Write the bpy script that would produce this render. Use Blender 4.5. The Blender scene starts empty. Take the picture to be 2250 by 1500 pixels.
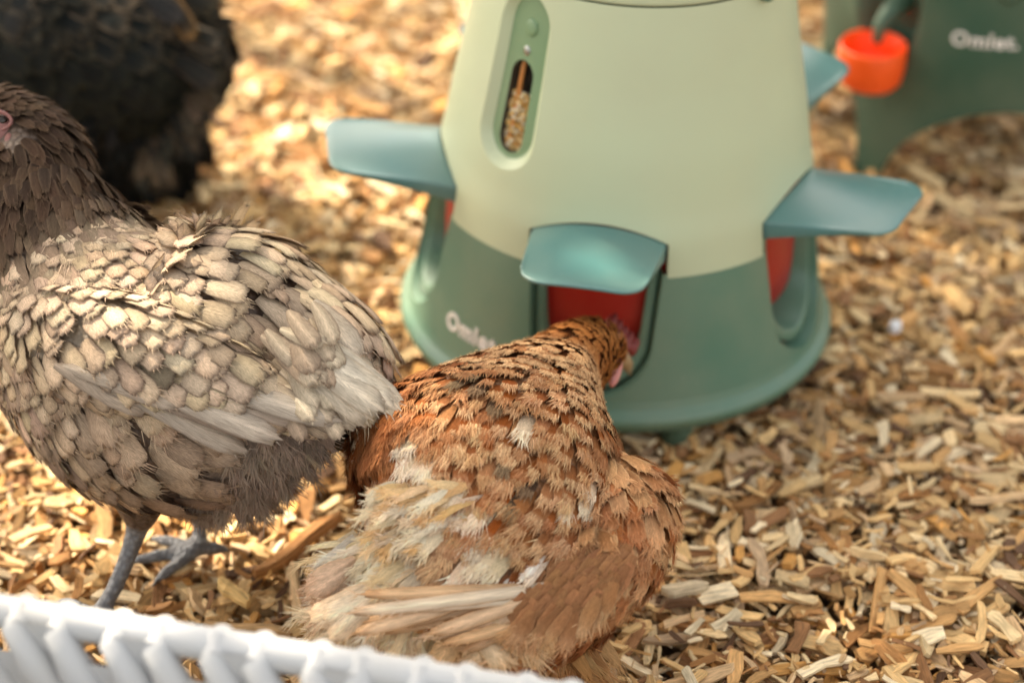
import bpy, math, random
import numpy as np
from mathutils import Vector, Matrix
rng = np.random.default_rng(7); random.seed(7)
S = bpy.context.scene
C = S.collection
D2R = math.pi/180

# ------------------------------------------------------------------ camera
FPX, PITCH, ROLL = 4654.9, 34.058*D2R, 0.139*D2R
CAM = np.array([-0.0862, -1.5086, 1.0213])
cam = bpy.data.objects.new("camera", bpy.data.cameras.new("camera"))
cam.data.sensor_width = 36.0
cam.data.lens = FPX/2250*36.0
cam.data.clip_start = 0.02; cam.data.clip_end = 500
cam.data.dof.use_dof = True
cam.data.dof.focus_distance = 1.39
cam.data.dof.aperture_fstop = 3.1
cam.data.dof.aperture_blades = 0
cam.location = CAM
cam.rotation_euler = (Matrix.Rotation(math.pi/2-PITCH, 3, 'X') @ Matrix.Rotation(ROLL, 3, 'Z')).to_euler()
C.objects.link(cam); S.camera = cam

# ------------------------------------------------------------------ sky, sun, exposure
SUN = np.array([-0.47, 0.56, 0.68]); SUN /= np.linalg.norm(SUN)
world = bpy.data.worlds.new("World"); S.world = world; world.use_nodes = True
wn = world.node_tree; wn.nodes.clear()
sky = wn.nodes.new("ShaderNodeTexSky"); sky.sky_type = 'NISHITA'; sky.sun_disc = False
sky.sun_elevation = math.asin(SUN[2]); sky.sun_rotation = math.atan2(SUN[0], SUN[1])
sky.air_density = 1.0; sky.dust_density = 4.0; sky.ozone_density = 0.6
hs = wn.nodes.new("ShaderNodeHueSaturation"); hs.inputs['Saturation'].default_value = 0.42
wm = wn.nodes.new("ShaderNodeMix"); wm.data_type = 'RGBA'; wm.blend_type = 'MULTIPLY'; wm.inputs[0].default_value = 1
wm.inputs[7].default_value = (1.0, 0.92, 0.79, 1)
bg = wn.nodes.new("ShaderNodeBackground"); bg.inputs[1].default_value = 0.15
wo = wn.nodes.new("ShaderNodeOutputWorld")
wn.links.new(sky.outputs[0], hs.inputs['Color']); wn.links.new(hs.outputs[0], wm.inputs[6])
wn.links.new(wm.outputs[2], bg.inputs[0]); wn.links.new(bg.outputs[0], wo.inputs[0])
sl = bpy.data.lights.new("sun", 'SUN'); sl.energy = 3.5; sl.angle = 0.5*D2R; sl.color = (1.0, 0.86, 0.66)
so = bpy.data.objects.new("sun", sl); C.objects.link(so)
so.rotation_euler = Vector(SUN).to_track_quat('Z', 'Y').to_euler()
S.view_settings.view_transform = 'Standard'; S.view_settings.look = 'None'
S.view_settings.gamma = 1.0; S.view_settings.exposure = 1.9
S.cycles.max_bounces = 6; S.cycles.diffuse_bounces = 3; S.cycles.glossy_bounces = 3
S.cycles.transmission_bounces = 4; S.cycles.transparent_max_bounces = 6
S.cycles.use_denoising = True

# ------------------------------------------------------------------ helpers
RT = np.array([1, 0, 0.]); UP = np.array([0, math.sin(PITCH), math.cos(PITCH)]); FW = np.array([0, math.cos(PITCH), -math.sin(PITCH)])
def W(px, py, d):
    """real place in the run of something measured at this spot of the photo at d metres"""
    x, y = px-1125, py-750
    c, s = math.cos(-ROLL), math.sin(-ROLL)
    x, y = x*c-y*s, x*s+y*c
    return CAM + d*(FW + RT*x/FPX - UP*y/FPX)
def nrm(v): return v/np.maximum(np.linalg.norm(v, axis=-1, keepdims=True), 1e-9)

def mesh(name, v, f, mat, parent=None, smooth=True, uv=None, cols=None, mats=None, fm=None, nrms=None):
    v = np.asarray(v, float)
    me = bpy.data.meshes.new(name)
    if isinstance(f, np.ndarray) and f.ndim == 2:
        n, k = f.shape
        me.vertices.add(len(v)); me.vertices.foreach_set('co', v.astype(np.float32).ravel())
        me.loops.add(n*k); me.loops.foreach_set('vertex_index', f.astype(np.int32).ravel())
        me.polygons.add(n); me.polygons.foreach_set('loop_start', np.arange(0, n*k, k, dtype=np.int32))
        me.polygons.foreach_set('loop_total', np.full(n, k, dtype=np.int32))
        me.update(calc_edges=True); me.validate()
    else:
        me.from_pydata([tuple(p) for p in v], [], [tuple(int(i) for i in q) for q in f]); me.update()
    me.polygons.foreach_set('use_smooth', np.full(len(me.polygons), bool(smooth)))
    if uv is not None:
        l = me.uv_layers.new(name='UVMap')
        idx = np.empty(len(me.loops), dtype=np.int32); me.loops.foreach_get('vertex_index', idx)
        l.data.foreach_set('uv', np.asarray(uv, np.float32)[idx].ravel())
    if cols is not None:
        a = me.color_attributes.new('col', 'FLOAT_COLOR', 'POINT')
        c4 = np.ones((len(v), 4), np.float32); c4[:, :3] = cols
        a.data.foreach_set('color', c4.ravel())
    me.materials.append(mat)
    if mats:
        for m in mats: me.materials.append(m)
        me.polygons.foreach_set('material_index', np.asarray(fm, np.int32))
    if nrms is not None:
        me.normals_split_custom_set_from_vertices([tuple(x) for x in nrms])
    o = bpy.data.objects.new(name, me); C.objects.link(o)
    if parent is not None: o.parent = parent
    return o
def tag(o, label=None, cat=None, group=None, kind=None):
    if label: o['label'] = label
    if cat: o['category'] = cat
    if group: o['group'] = group
    if kind: o['kind'] = kind
    return o
def empty(name, loc=(0, 0, 0)):
    o = bpy.data.objects.new(name, None); C.objects.link(o); o.location = loc; o.empty_display_size = 0.02
    return o
class MB:
    def __init__(s): s.v = []; s.f = []; s.n = 0
    def add(s, v, f):
        v = np.asarray(v, float).reshape(-1, 3)
        s.v.append(v); s.f += [[int(i)+s.n for i in q] for q in f]; s.n += len(v); return s
    def grid(s, P, closed=False, flip=False):
        P = np.asarray(P, float); n, m = P.shape[:2]; F = []
        for i in range(n-1):
            for j in range(m if closed else m-1):
                k = (j+1) % m
                q = [i*m+j, i*m+k, (i+1)*m+k, (i+1)*m+j]
                F.append(q[::-1] if flip else q)
        return s.add(P.reshape(-1, 3), F)
    def tube(s, pts, rad, n=12, caps=True, flat=1.0, ref=None):
        pts = np.asarray(pts, float); m = len(pts); rad = np.broadcast_to(np.asarray(rad, float), (m,))
        T = nrm(np.gradient(pts, axis=0))
        r = np.array([0, 0, 1.]) if ref is None else np.asarray(ref, float)
        if abs(T[m//2] @ nrm(r)) > .95: r = np.array([0, 1., .1])
        A = nrm(np.cross(T, r)); B = np.cross(A, T)
        a = np.linspace(0, 2*math.pi, n, endpoint=False)
        P = pts[:, None] + rad[:, None, None]*(np.cos(a)[None, :, None]*A[:, None] + flat*np.sin(a)[None, :, None]*B[:, None])
        F = [[i*n+j, i*n+(j+1) % n, (i+1)*n+(j+1) % n, (i+1)*n+j] for i in range(m-1) for j in range(n)]
        V = P.reshape(-1, 3)
        if caps:
            V = np.vstack([V, pts[0]-T[0]*rad[0]*.6, pts[-1]+T[-1]*rad[-1]*.6])
            F += [[(j+1) % n, j, m*n] for j in range(n)] + [[(m-1)*n+j, (m-1)*n+(j+1) % n, m*n+1] for j in range(n)]
        return s.add(V, F)
    def lathe(s, prof, n=64, closed_ends=False):
        prof = np.asarray(prof, float); a = np.linspace(0, 2*math.pi, n, endpoint=False)
        P = np.stack([prof[:, 0][:, None]*np.sin(a), -prof[:, 0][:, None]*np.cos(a), np.repeat(prof[:, 1][:, None], n, 1)], -1)
        return s.grid(P, closed=True)
    def build(s, name, mat, parent=None, smooth=True, **k):
        return mesh(name, np.vstack(s.v), s.f, mat, parent, smooth, **k)
def cr(ctrl, u):
    """smooth interpolation of control rows at u in 0..1"""
    c = np.asarray(ctrl, float); n = len(c)-1
    x = np.clip(np.asarray(u, float), 0, 1)*n; i = np.minimum(x.astype(int), n-1); t = (x-i)[..., None]
    p0 = c[np.maximum(i-1, 0)]; p1 = c[i]; p2 = c[i+1]; p3 = c[np.minimum(i+2, n)]
    return .5*(2*p1+(p2-p0)*t+(2*p0-5*p1+4*p2-p3)*t**2+(3*p1-p0-3*p2+p3)*t**3)

# ------------------------------------------------------------------ materials
def nodemat(name):
    m = bpy.data.materials.new(name); m.use_nodes = True; nt = m.node_tree
    return m, nt, nt.nodes['Principled BSDF']
def nd(nt, t, **k):
    n = nt.nodes.new(t)
    for a, b in k.items():
        if a in ('operation', 'data_type', 'blend_type', 'layer_name', 'attribute_name', 'noise_dimensions', 'wave_type', 'bands_direction', 'feature', 'interpolation_type'): setattr(n, a, b)
        else: n.inputs[a].default_value = b
    return n
def plastic(name, col, rough=.42, bump=.06, spec=.5, dirt=.12, scale=260):
    m, nt, p = nodemat(name); L = nt.links
    tc = nd(nt, 'ShaderNodeTexCoord')
    n1 = nd(nt, 'ShaderNodeTexNoise', Scale=14.0, Detail=5.0); L.new(tc.outputs['Object'], n1.inputs['Vector'])
    mr = nd(nt, 'ShaderNodeMapRange'); mr.inputs['From Min'].default_value = .35; mr.inputs['From Max'].default_value = .75
    mr.inputs['To Min'].default_value = 0; mr.inputs['To Max'].default_value = dirt
    L.new(n1.outputs[0], mr.inputs['Value'])
    mx = nd(nt, 'ShaderNodeMix', data_type='RGBA'); mx.inputs[6].default_value = (*col, 1); mx.inputs[7].default_value = (.42, .36, .24, 1)
    L.new(mr.outputs[0], mx.inputs[0])
    # dust specks
    n3 = nd(nt, 'ShaderNodeTexNoise', Scale=420.0, Detail=2.0); L.new(tc.outputs['Object'], n3.inputs['Vector'])
    m3 = nd(nt, 'ShaderNodeMapRange'); m3.inputs['From Min'].default_value = .72; m3.inputs['From Max'].default_value = .78; m3.inputs['To Max'].default_value = .35
    L.new(n3.outputs[0], m3.inputs['Value'])
    mx2 = nd(nt, 'ShaderNodeMix', data_type='RGBA'); mx2.inputs[7].default_value = (.55, .48, .36, 1)
    L.new(m3.outputs[0], mx2.inputs[0]); L.new(mx.outputs[2], mx2.inputs[6]); L.new(mx2.outputs[2], p.inputs['Base Color'])
    r = nd(nt, 'ShaderNodeMapRange'); r.inputs['To Min'].default_value = rough-.06; r.inputs['To Max'].default_value = rough+.12
    L.new(n1.outputs[0], r.inputs['Value']); L.new(r.outputs[0], p.inputs['Roughness'])
    n2 = nd(nt, 'ShaderNodeTexNoise', Scale=float(scale)*4, Detail=2.0); L.new(tc.outputs['Object'], n2.inputs['Vector'])
    b = nd(nt, 'ShaderNodeBump', Strength=bump, Distance=.0006); L.new(n2.outputs[0], b.inputs['Height']); L.new(b.outputs[0], p.inputs['Normal'])
    p.inputs['Specular IOR Level'].default_value = spec
    return m
M_light = plastic('pale_green_plastic', (.46, .52, .345), dirt=.17)
M_dark = plastic('sage_green_plastic', (.084, .188, .134), rough=.36, dirt=.2)
M_teal = plastic('teal_plastic', (.068, .182, .178), rough=.30, dirt=.16, spec=.65)
M_red = plastic('red_plastic', (.34, .006, .004), rough=.35, dirt=.03)
M_deep = plastic('dark_green_plastic', (.034, .090, .058), rough=.5)
M_cup = plastic('orange_plastic', (.95, .10, .006), rough=.4, dirt=.02)
M_panel = plastic('olive_green_plastic', (.16, .26, .14), rough=.4)
M_white = plastic('white_plastic', (.46, .47, .485), rough=.42, dirt=.25)
M_black = plastic('dark_interior_plastic', (.03, .022, .018), rough=.5)
M_print = plastic('white_print', (.78, .74, .70), rough=.5, dirt=.05)
M_rod = plastic('orange_rod', (.75, .30, .07), rough=.4)
m, nt, p = nodemat('clear_window'); M_glass = m
p.inputs['Base Color'].default_value = (.9, .88, .84, 1); p.inputs['Transmission Weight'].default_value = 1; p.inputs['Roughness'].default_value = .12; p.inputs['IOR'].default_value = 1.15
m, nt, p = nodemat('steel_stud'); M_steel = m
p.inputs['Base Color'].default_value = (.35, .36, .34, 1); p.inputs['Metallic'].default_value = .9; p.inputs['Roughness'].default_value = .3

def colmat(name, rough=.7, barb=0.0, grain=0.0, transl=0.0, spec=.3):
    m, nt, p = nodemat(name); L = nt.links
    at = nd(nt, 'ShaderNodeAttribute', attribute_name='col')
    p.inputs['Roughness'].default_value = rough; p.inputs['Specular IOR Level'].default_value = spec
    src = at.outputs['Color']
    uv = nd(nt, 'ShaderNodeUVMap')
    if barb or grain:
        mp = nd(nt, 'ShaderNodeMapping'); L.new(uv.outputs[0], mp.inputs[0])
        if barb:   # barbs run slantwise from the shaft: |across|*k + along
            sx = nd(nt, 'ShaderNodeSeparateXYZ'); L.new(uv.outputs[0], sx.inputs[0])
            ab = nd(nt, 'ShaderNodeMath', operation='ABSOLUTE'); L.new(sx.outputs[0], ab.inputs[0])
            fr = nd(nt, 'ShaderNodeMath', operation='MULTIPLY'); fr.inputs[1].default_value = .9; L.new(ab.outputs[0], fr.inputs[0])
            sb = nd(nt, 'ShaderNodeMath', operation='SUBTRACT'); L.new(sx.outputs[1], sb.inputs[0]); L.new(fr.outputs[0], sb.inputs[1])
            cb = nd(nt, 'ShaderNodeCombineXYZ'); L.new(sb.outputs[0], cb.inputs[0]); L.new(sx.outputs[2], cb.inputs[2])
            m1 = nd(nt, 'ShaderNodeMath', operation='MULTIPLY'); m1.inputs[1].default_value = .35; L.new(sx.outputs[0], m1.inputs[0]); L.new(m1.outputs[0], cb.inputs[1])
            no = nd(nt, 'ShaderNodeTexNoise', Scale=barb, Detail=3.0, Roughness=.65); L.new(cb.outputs[0], no.inputs['Vector'])
        else:
            mp.inputs['Scale'].default_value = (1, grain, 1)
            no = nd(nt, 'ShaderNodeTexNoise', Scale=60.0, Detail=5.0, Roughness=.7); L.new(mp.outputs[0], no.inputs['Vector'])
        mr = nd(nt, 'ShaderNodeMapRange'); mr.inputs['From Min'].default_value = .3; mr.inputs['From Max'].default_value = .7
        mr.inputs['To Min'].default_value = .5; mr.inputs['To Max'].default_value = 1.42
        L.new(no.outputs[0], mr.inputs['Value'])
        mx = nd(nt, 'ShaderNodeVectorMath', operation='SCALE'); L.new(src, mx.inputs[0]); L.new(mr.outputs[0], mx.inputs['Scale'])
        src = mx.outputs[0]
        b = nd(nt, 'ShaderNodeBump', Strength=.5, Distance=.0005); L.new(no.outputs[0], b.inputs['Height']); L.new(b.outputs[0], p.inputs['Normal'])
    L.new(src, p.inputs['Base Color'])
    if transl:
        tr = nd(nt, 'ShaderNodeBsdfTranslucent'); L.new(src, tr.inputs[0])
        ms = nd(nt, 'ShaderNodeMixShader'); ms.inputs[0].default_value = transl
        L.new(p.outputs[0], ms.inputs[1]); L.new(tr.outputs[0], ms.inputs[2]); L.new(ms.outputs[0], nt.nodes['Material Output'].inputs[0])
    return m
M_feather = colmat('feather', .7, barb=22, transl=.22, spec=.06)
M_chip = colmat('wood_chip', .75, grain=9.0, spec=.2)
M_leaf = colmat('leaf', .5, transl=.3)
m, nt, p = nodemat('hen_skin'); M_skin = m
at = nd(nt, 'ShaderNodeAttribute', attribute_name='col'); nt.links.new(at.outputs['Color'], p.inputs['Base Color']); p.inputs['Roughness'].default_value = .55
tc = nd(nt, 'ShaderNodeTexCoord'); vo = nd(nt, 'ShaderNodeTexVoronoi', Scale=220.0); nt.links.new(tc.outputs['Object'], vo.inputs['Vector'])
rv = nd(nt, 'ShaderNodeMapRange'); rv.inputs['From Max'].default_value = .6; rv.inputs['To Min'].default_value = 1.2; rv.inputs['To Max'].default_value = .62; nt.links.new(vo.outputs[0], rv.inputs['Value']); sv = nd(nt, 'ShaderNodeVectorMath', operation='SCALE'); nt.links.new(at.outputs['Color'], sv.inputs[0]); nt.links.new(rv.outputs[0], sv.inputs['Scale']); nt.links.new(sv.outputs[0], p.inputs['Base Color'])
b = nd(nt, 'ShaderNodeBump', Strength=1.0, Distance=-.0015); nt.links.new(vo.outputs[0], b.inputs['Height']); nt.links.new(b.outputs[0], p.inputs['Normal'])
def fleshy(name, c):
    m, nt, p = nodemat(name); p.inputs['Base Color'].default_value = (*c, 1); p.inputs['Roughness'].default_value = .5
    p.inputs['Subsurface Weight'].default_value = .2; p.inputs['Subsurface Radius'].default_value = (.01, .004, .002); p.inputs['Subsurface Scale'].default_value = .3
    tc = nd(nt, 'ShaderNodeTexCoord'); no = nd(nt, 'ShaderNodeTexNoise', Scale=500.0, Detail=3.0); nt.links.new(tc.outputs['Object'], no.inputs['Vector'])
    b = nd(nt, 'ShaderNodeBump', Strength=.7, Distance=.001); nt.links.new(no.outputs[0], b.inputs['Height']); nt.links.new(b.outputs[0], p.inputs['Normal'])
    return m
M_comb = fleshy('comb_flesh', (.17, .016, .013)); M_face = fleshy('face_flesh', (.24, .10, .085)); M_pink = fleshy('pale_pink_flesh', (.62, .27, .25))
m, nt, p = nodemat('beak_horn'); M_beak = m; p.inputs['Base Color'].default_value = (.30, .20, .10, 1); p.inputs['Roughness'].default_value = .35
m, nt, p = nodemat('eye'); M_eye = m; p.inputs['Base Color'].default_value = (.02, .012, .008, 1); p.inputs['Roughness'].default_value = .06

# ------------------------------------------------------------------ ground: soil sheet and wood chips
m, nt, p = nodemat('chip_soil'); M_soil = m
tc = nd(nt, 'ShaderNodeTexCoord'); no = nd(nt, 'ShaderNodeTexNoise', Scale=55.0, Detail=8.0, Roughness=.7); nt.links.new(tc.outputs['Object'], no.inputs['Vector'])
rp = nd(nt, 'ShaderNodeValToRGB'); rp.color_ramp.elements[0].position = .35; rp.color_ramp.elements[0].color = (.05, .026, .012, 1)
rp.color_ramp.elements[1].position = .7; rp.color_ramp.elements[1].color = (.30, .18, .08, 1)
nt.links.new(no.outputs[0], rp.inputs[0]); nt.links.new(rp.outputs[0], p.inputs['Base Color']); p.inputs['Roughness'].default_value = .9
b = nd(nt, 'ShaderNodeBump', Strength=1.0, Distance=.01); nt.links.new(no.outputs[0], b.inputs['Height']); nt.links.new(b.outputs[0], p.inputs['Normal'])
gx = np.concatenate([np.linspace(-60, -2, 12)[:-1], np.linspace(-2, 2, 80), np.linspace(2, 60, 12)[1:]])
GX, GY = np.meshgrid(gx, gx, indexing='ij')
GZ = -.012+.006*np.sin(GX*7+1)*np.cos(GY*6)*(np.abs(GX) < 2)*(np.abs(GY) < 2)
tag(MB().grid(np.stack([GX, GY, GZ], -1)).build('ground', M_soil), kind='structure')

CHIP_PAL = np.array([[.72, .47, .21], [.80, .59, .32], [.58, .33, .13], [.44, .22, .08], [.30, .15, .065], [.84, .68, .44], [.68, .46, .25], [.16, .085, .045], [.54, .37, .22], [.66, .34, .10]])
CHIP_W = np.array([.20, .17, .14, .08, .07, .10, .10, .04, .06, .04])
def chips(name, xy, lmul=1.0, zmax=.024):
    n = len(xy)
    L = np.clip(rng.lognormal(math.log(.0205), .50, n), .006, .062)*lmul; L = np.maximum(L, .0028)
    Wd = np.clip(L*rng.uniform(.10, .46, n), .0010, .012); T = np.clip(Wd*rng.uniform(.15, .5, n), .0008, .004)
    # template: three stations along the length, four corners each, ragged ends
    st = np.array([-.5, -.40, 0, .36, .5]); wv = np.array([.45, .95, 1, .95, .35])
    V = np.zeros((n, 5, 4, 3)); cy = np.array([-.5, .5, .5, -.5]); cz = np.array([-.5, -.5, .5, .5])
    bend = rng.uniform(-.09, .09, (n, 1)); skew = rng.uniform(-.25, .25, (n, 1))
    wr = wv*rng.uniform(.6, 1.15, (n, 5)); wr[:, 0] = rng.uniform(.15, 1.0, n); wr[:, 4] = rng.uniform(.1, 1.0, n); endr = rng.uniform(.75, 1.1, (n, 5))
    V[..., 0] = (st*endr)[:, :, None]*L[:, None, None] + cy*(skew*Wd[:, None])[:, :, None]*1.2
    V[..., 1] = cy*(wr*Wd[:, None])[:, :, None] + (bend*L[:, None]*(st**2)*4)[:, :, None]
    V[..., 2] = cz*T[:, None, None]*rng.uniform(.6, 1.1, (n, 5, 1)) + (rng.uniform(-.06, .06, (n, 1))*L[:, None]*(st**2)*4)[:, :, None]
    yaw = rng.uniform(0, 2*math.pi, n); pit = rng.normal(0, .17, n); rol = rng.normal(0, .40, n)
    cz_, sz_ = np.cos(yaw), np.sin(yaw); cp, sp = np.cos(pit), np.sin(pit); cr_, sr = np.cos(rol), np.sin(rol)
    x, y, z = V[..., 0], V[..., 1], V[..., 2]
    e = lambda a: a[:, None, None]
    y, z = e(cr_)*y-e(sr)*z, e(sr)*y+e(cr_)*z
    x, z = e(cp)*x+e(sp)*z, -e(sp)*x+e(cp)*z
    x, y = e(cz_)*x-e(sz_)*y, e(sz_)*x+e(cz_)*y
    h = rng.uniform(-.006, zmax, n)**1.0 - np.clip(L*np.abs(sp)*.3, 0, .01)
    P = np.stack([x+xy[:, 0][:, None, None], y+xy[:, 1][:, None, None], z+h[:, None, None]], -1)
    F = []
    for i in range(4):
        for j in range(4):
            k = (j+1) % 4; F.append([i*4+j, i*4+k, (i+1)*4+k, (i+1)*4+j])
    F += [[3, 2, 1, 0], [16, 17, 18, 19]]
    F = (np.array(F)[None]+np.arange(n)[:, None, None]*20).reshape(-1, 4)
    c = CHIP_PAL[rng.choice(len(CHIP_PAL), n, p=CHIP_W/CHIP_W.sum())]*rng.uniform(.7, 1.12, (n, 1))
    c = np.repeat(c[:, None], 20, 1).reshape(-1, 3)*rng.uniform(.9, 1.1, (n*20, 1))
    uv = np.stack([np.broadcast_to(st[None, :, None]*L[:, None, None]+rng.uniform(0, 40, (n, 1, 1)), (n, 5, 4)),
                   np.broadcast_to((cy+cz*.7)*.01, (n, 5, 4))+rng.uniform(0, 40, (n, 1, 1))], -1).reshape(-1, 2)
    return mesh(name, P.reshape(-1, 3), F, M_chip, None, False, uv=uv, cols=c)
n = 66000
xy = np.stack([rng.uniform(-.85, .85, n), rng.uniform(-.85, 1.05, n)], -1)
xy = xy[(np.abs(xy[:, 0]) < .42+.3*(xy[:, 1]+.85)/1.4)]
n2 = 52000; far = np.stack([rng.uniform(-1.7, 1.7, n2), rng.uniform(-1.5, 2.2, n2)], -1)
far = far[~((np.abs(far[:, 0]) < .42+.3*(far[:, 1]+.85)/1.4) & (far[:, 1] > -.85) & (far[:, 1] < 1.05))]
nf = 26000; fine = np.stack([rng.uniform(-.85, .85, nf), rng.uniform(-.85, .6, nf)], -1); fine = fine[(np.abs(fine[:, 0]) < .42+.3*(fine[:, 1]+.85)/1.4)]
lm = np.concatenate([np.full(len(xy)+len(far), 1.0), np.full(len(fine), .34)])
tag(chips('wood_chips', np.vstack([xy, far, fine]), lm), 'golden brown wood chips covering the ground', 'wood chips', kind='stuff')
def one_chip(name, px, py, L, Wd, T, yaw, col, label, z=.024, cat='wood chip', group=None, tilt=0):
    d = -1*(CAM[2]-z)/((W(px, py, 1)-CAM)[2]); c = W(px, py, d)
    st = np.linspace(-.5, .5, 9); pr = np.array([.45, .8, .95, 1, .92, 1, .9, .75, .3])
    mb = MB(); P = []
    for s, w_ in zip(st, pr):
        w_ *= random.uniform(.88, 1.1); b = .05*math.sin(s*5)
        P.append([[s*L, (b*L)+q[0]*Wd*w_, q[1]*T*random.uniform(.8, 1.1)+tilt*s*L] for q in ((-.5, -.5), (.5, -.5), (.55, .1), (.3, .5), (-.3, .55), (-.5, .1))])
    mb.grid(P, closed=True); mb.f += [list(range(6))[::-1], [8*6+i for i in range(6)]]
    V = np.vstack(mb.v); a = yaw*D2R
    V = np.stack([V[:, 0]*math.cos(a)-V[:, 1]*math.sin(a)+c[0], V[:, 0]*math.sin(a)+V[:, 1]*math.cos(a)+c[1], V[:, 2]+c[2]], -1)
    uv = np.stack([np.repeat(st*L, 6)+random.random()*9, np.tile(np.linspace(0, .02, 6), 9)], -1)
    o = mesh(name, V, mb.f, M_chip, None, False, uv=uv, cols=np.tile(col, (len(V), 1)))
    return tag(o, label, cat, group)
one_chip('wood_sliver', 655, 1195, .085, .013, .008, 43, (.42, .20, .07), 'long reddish brown wood sliver lying left of the brown hen', cat='wood sliver', tilt=.05)
one_chip('wood_sliver', 545, 1385, .062, .014, .008, -14, (.45, .28, .13), 'flat brown wood sliver lying just behind the white basket rim', cat='wood sliver')
one_chip('wood_chip', 1120+385, 1291, .034, .012, .006, 3, (.58, .46, .30), 'blunt pale wood chip lying to the right of the brown hen, below its wing', z=.027)
one_chip('wood_chip', 515, 1300, .034, .011, .007, -52, (.66, .44, .18), 'bright golden wood chip lying between the two pale hen legs and the basket', z=.028)
one_chip('pebble', 1967, 716, .011, .010, .008, 20, (.75, .76, .80), 'small bluish white pebble on the wood chips right of the feeder', z=.028, cat='pebble')

# ------------------------------------------------------------------ feeder
FT = np.array([[math.cos(1.565*D2R), 0, math.sin(1.565*D2R)], [0, 1, 0], [-math.sin(1.565*D2R), 0, math.cos(1.565*D2R)]])
AZ0 = -10.44
feeder = empty('poultry_feeder', (0, 0, 0)); feeder.rotation_euler = (-.658*D2R, 1.565*D2R, 0)
tag(feeder, 'large pale green and sage poultry feeder with teal hoods over its ports', 'poultry feeder')
def cyl(a, r, z, t=0.):
    a = np.asarray(a, float)*D2R; r = np.asarray(r, float); z = np.asarray(z, float)
    x = r*np.sin(a)+t*np.cos(a); y = -r*np.cos(a)+t*np.sin(a)
    return np.stack(np.broadcast_arrays(x, y, z+0*x), -1)
rsh = lambda z: np.interp(z, [.15, .1615, .19, .21, .25, .30, .33, .366, .40], [.1590, .1565, .1522, .1475, .1405, .1300, .1245, .1175, .110])
rsk = lambda z: np.interp(z, [.046, .050, .056, .065, .08, .10, .13, .1615, .17], [.1790, .1765, .1738, .1720, .1690, .1655, .1610, .1562, .155])
ZS, ZM, ZT, WA = .1615, .212, .366, -45.0     # seam, top of hoods, lid seam, azimuth of the window
def shell_normal(a, z):
    dr = (rsh(z+.004)-rsh(z-.004))/.008; a = np.asarray(a)*D2R
    return nrm(np.stack(np.broadcast_arrays(np.sin(a), -np.cos(a), -dr+0*a), -1))
V = []; F = []; NN = []; cnt = 0
def put(az, z, off=0.0, nr=None, flip=False):
    global cnt
    P = cyl(az, rsh(z)+off, z); n_, m_ = P.shape[:2]
    V.append(P.reshape(-1, 3)); NN.append((shell_normal(az, z) if nr is None else nr).reshape(-1, 3))
    for i in range(n_-1):
        for j in range(m_-1):
            q = [cnt+i*m_+j, cnt+i*m_+j+1, cnt+(i+1)*m_+j+1, cnt+(i+1)*m_+j]; F.append(q[::-1] if flip else q)
    cnt += n_*m_
DW = 24.0
az = np.linspace(WA+DW, WA+360-DW, 150); z = np.linspace(ZM, ZT, 24); A, Z = np.meshgrid(az, z); put(A, Z)
# window opening: rays from a stadium outline to the patch border
SH, SW, SC = .0685, .0272, .2930; RR = .135
def stadium(th, h, w):
    dx, dz = np.cos(th), np.sin(th); hh = h-w; out = []
    for x, y in zip(dx, dz):
        t = w/abs(x) if abs(x) > 1e-6 else 1e9
        if t*abs(y) > hh:
            # circle centre (0, sgn*hh)
            c = hh*(1 if y > 0 else -1); b_ = y*c; t = b_+math.sqrt(max(b_*b_-(c*c-w*w), 0))
        out.append((t*x, t*y))
    return np.array(out)
HX = DW*D2R*RR; ZC = SC
crn = [math.atan2(b_, a_) for a_, b_ in ((HX, ZT-ZC), (-HX, ZT-ZC), (-HX, ZM-ZC), (HX, ZM-ZC))]
th = np.sort(np.concatenate([np.linspace(-math.pi, math.pi, 120, endpoint=False), np.array(crn)])); th = np.append(th, th[0]+2*math.pi)
def rect(th):
    out = []
    for t in th:
        x, y = math.cos(t), math.sin(t)
        k = min(HX/abs(x) if abs(x) > 1e-9 else 1e9, ((ZT-ZC) if y > 0 else (ZC-ZM))/abs(y) if abs(y) > 1e-9 else 1e9)
        out.append((k*x, k*y))
    return np.array(out)
st0 = stadium(th, SH, SW); rc0 = rect(th)
K = np.linspace(0, 1, 12)[:, None, None]**1.4
G = st0[None]*(1-K)+rc0[None]*K
def toaz(g): return WA+g[..., 0]/RR/D2R, SC+g[..., 1]
A, Z = toaz(G); put(A, Z, flip=True)
# lower skirts of the shell between the ports, and the arches over them
for k in range(5):
    c = AZ0+72*k
    A, Z = np.meshgrid(np.linspace(c+20.4, c+51.6, 22), np.linspace(0, 1, 9)); put(A, ZS+(ZM-ZS)*Z)
    A, Z = np.meshgrid(np.linspace(c-20.4, c+20.4, 22), np.linspace(0, 1, 4)); zb = .1884+.0146*(1-((A-c)/20.4)**2); put(A, zb+(ZM-zb)*Z)
    for e in (20.4, 51.6):   # cut edges have thickness
        zz = np.linspace(ZS, .1884, 8); P = np.stack([cyl(c+e, rsh(zz), zz), cyl(c+e, rsh(zz)-.004, zz)])
        V.append(P.reshape(-1, 3)); NN.append(np.tile(cyl(c+e+(-90 if e < 30 else 90), 1., 0.), (16, 1)))
        F += [[cnt+j, cnt+j+1, cnt+8+j+1, cnt+8+j] for j in range(7)]; cnt += 16
    A = np.linspace(c+20.4, c+51.6, 22); P = np.stack([cyl(A, rsh(ZS), ZS), cyl(A, rsh(ZS)-.003, ZS)])
    V.append(P.reshape(-1, 3)); NN.append(np.tile([0, 0, -1.], (44, 1))); F += [[cnt+j, cnt+22+j, cnt+22+j+1, cnt+j+1] for j in range(21)]; cnt += 44
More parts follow.
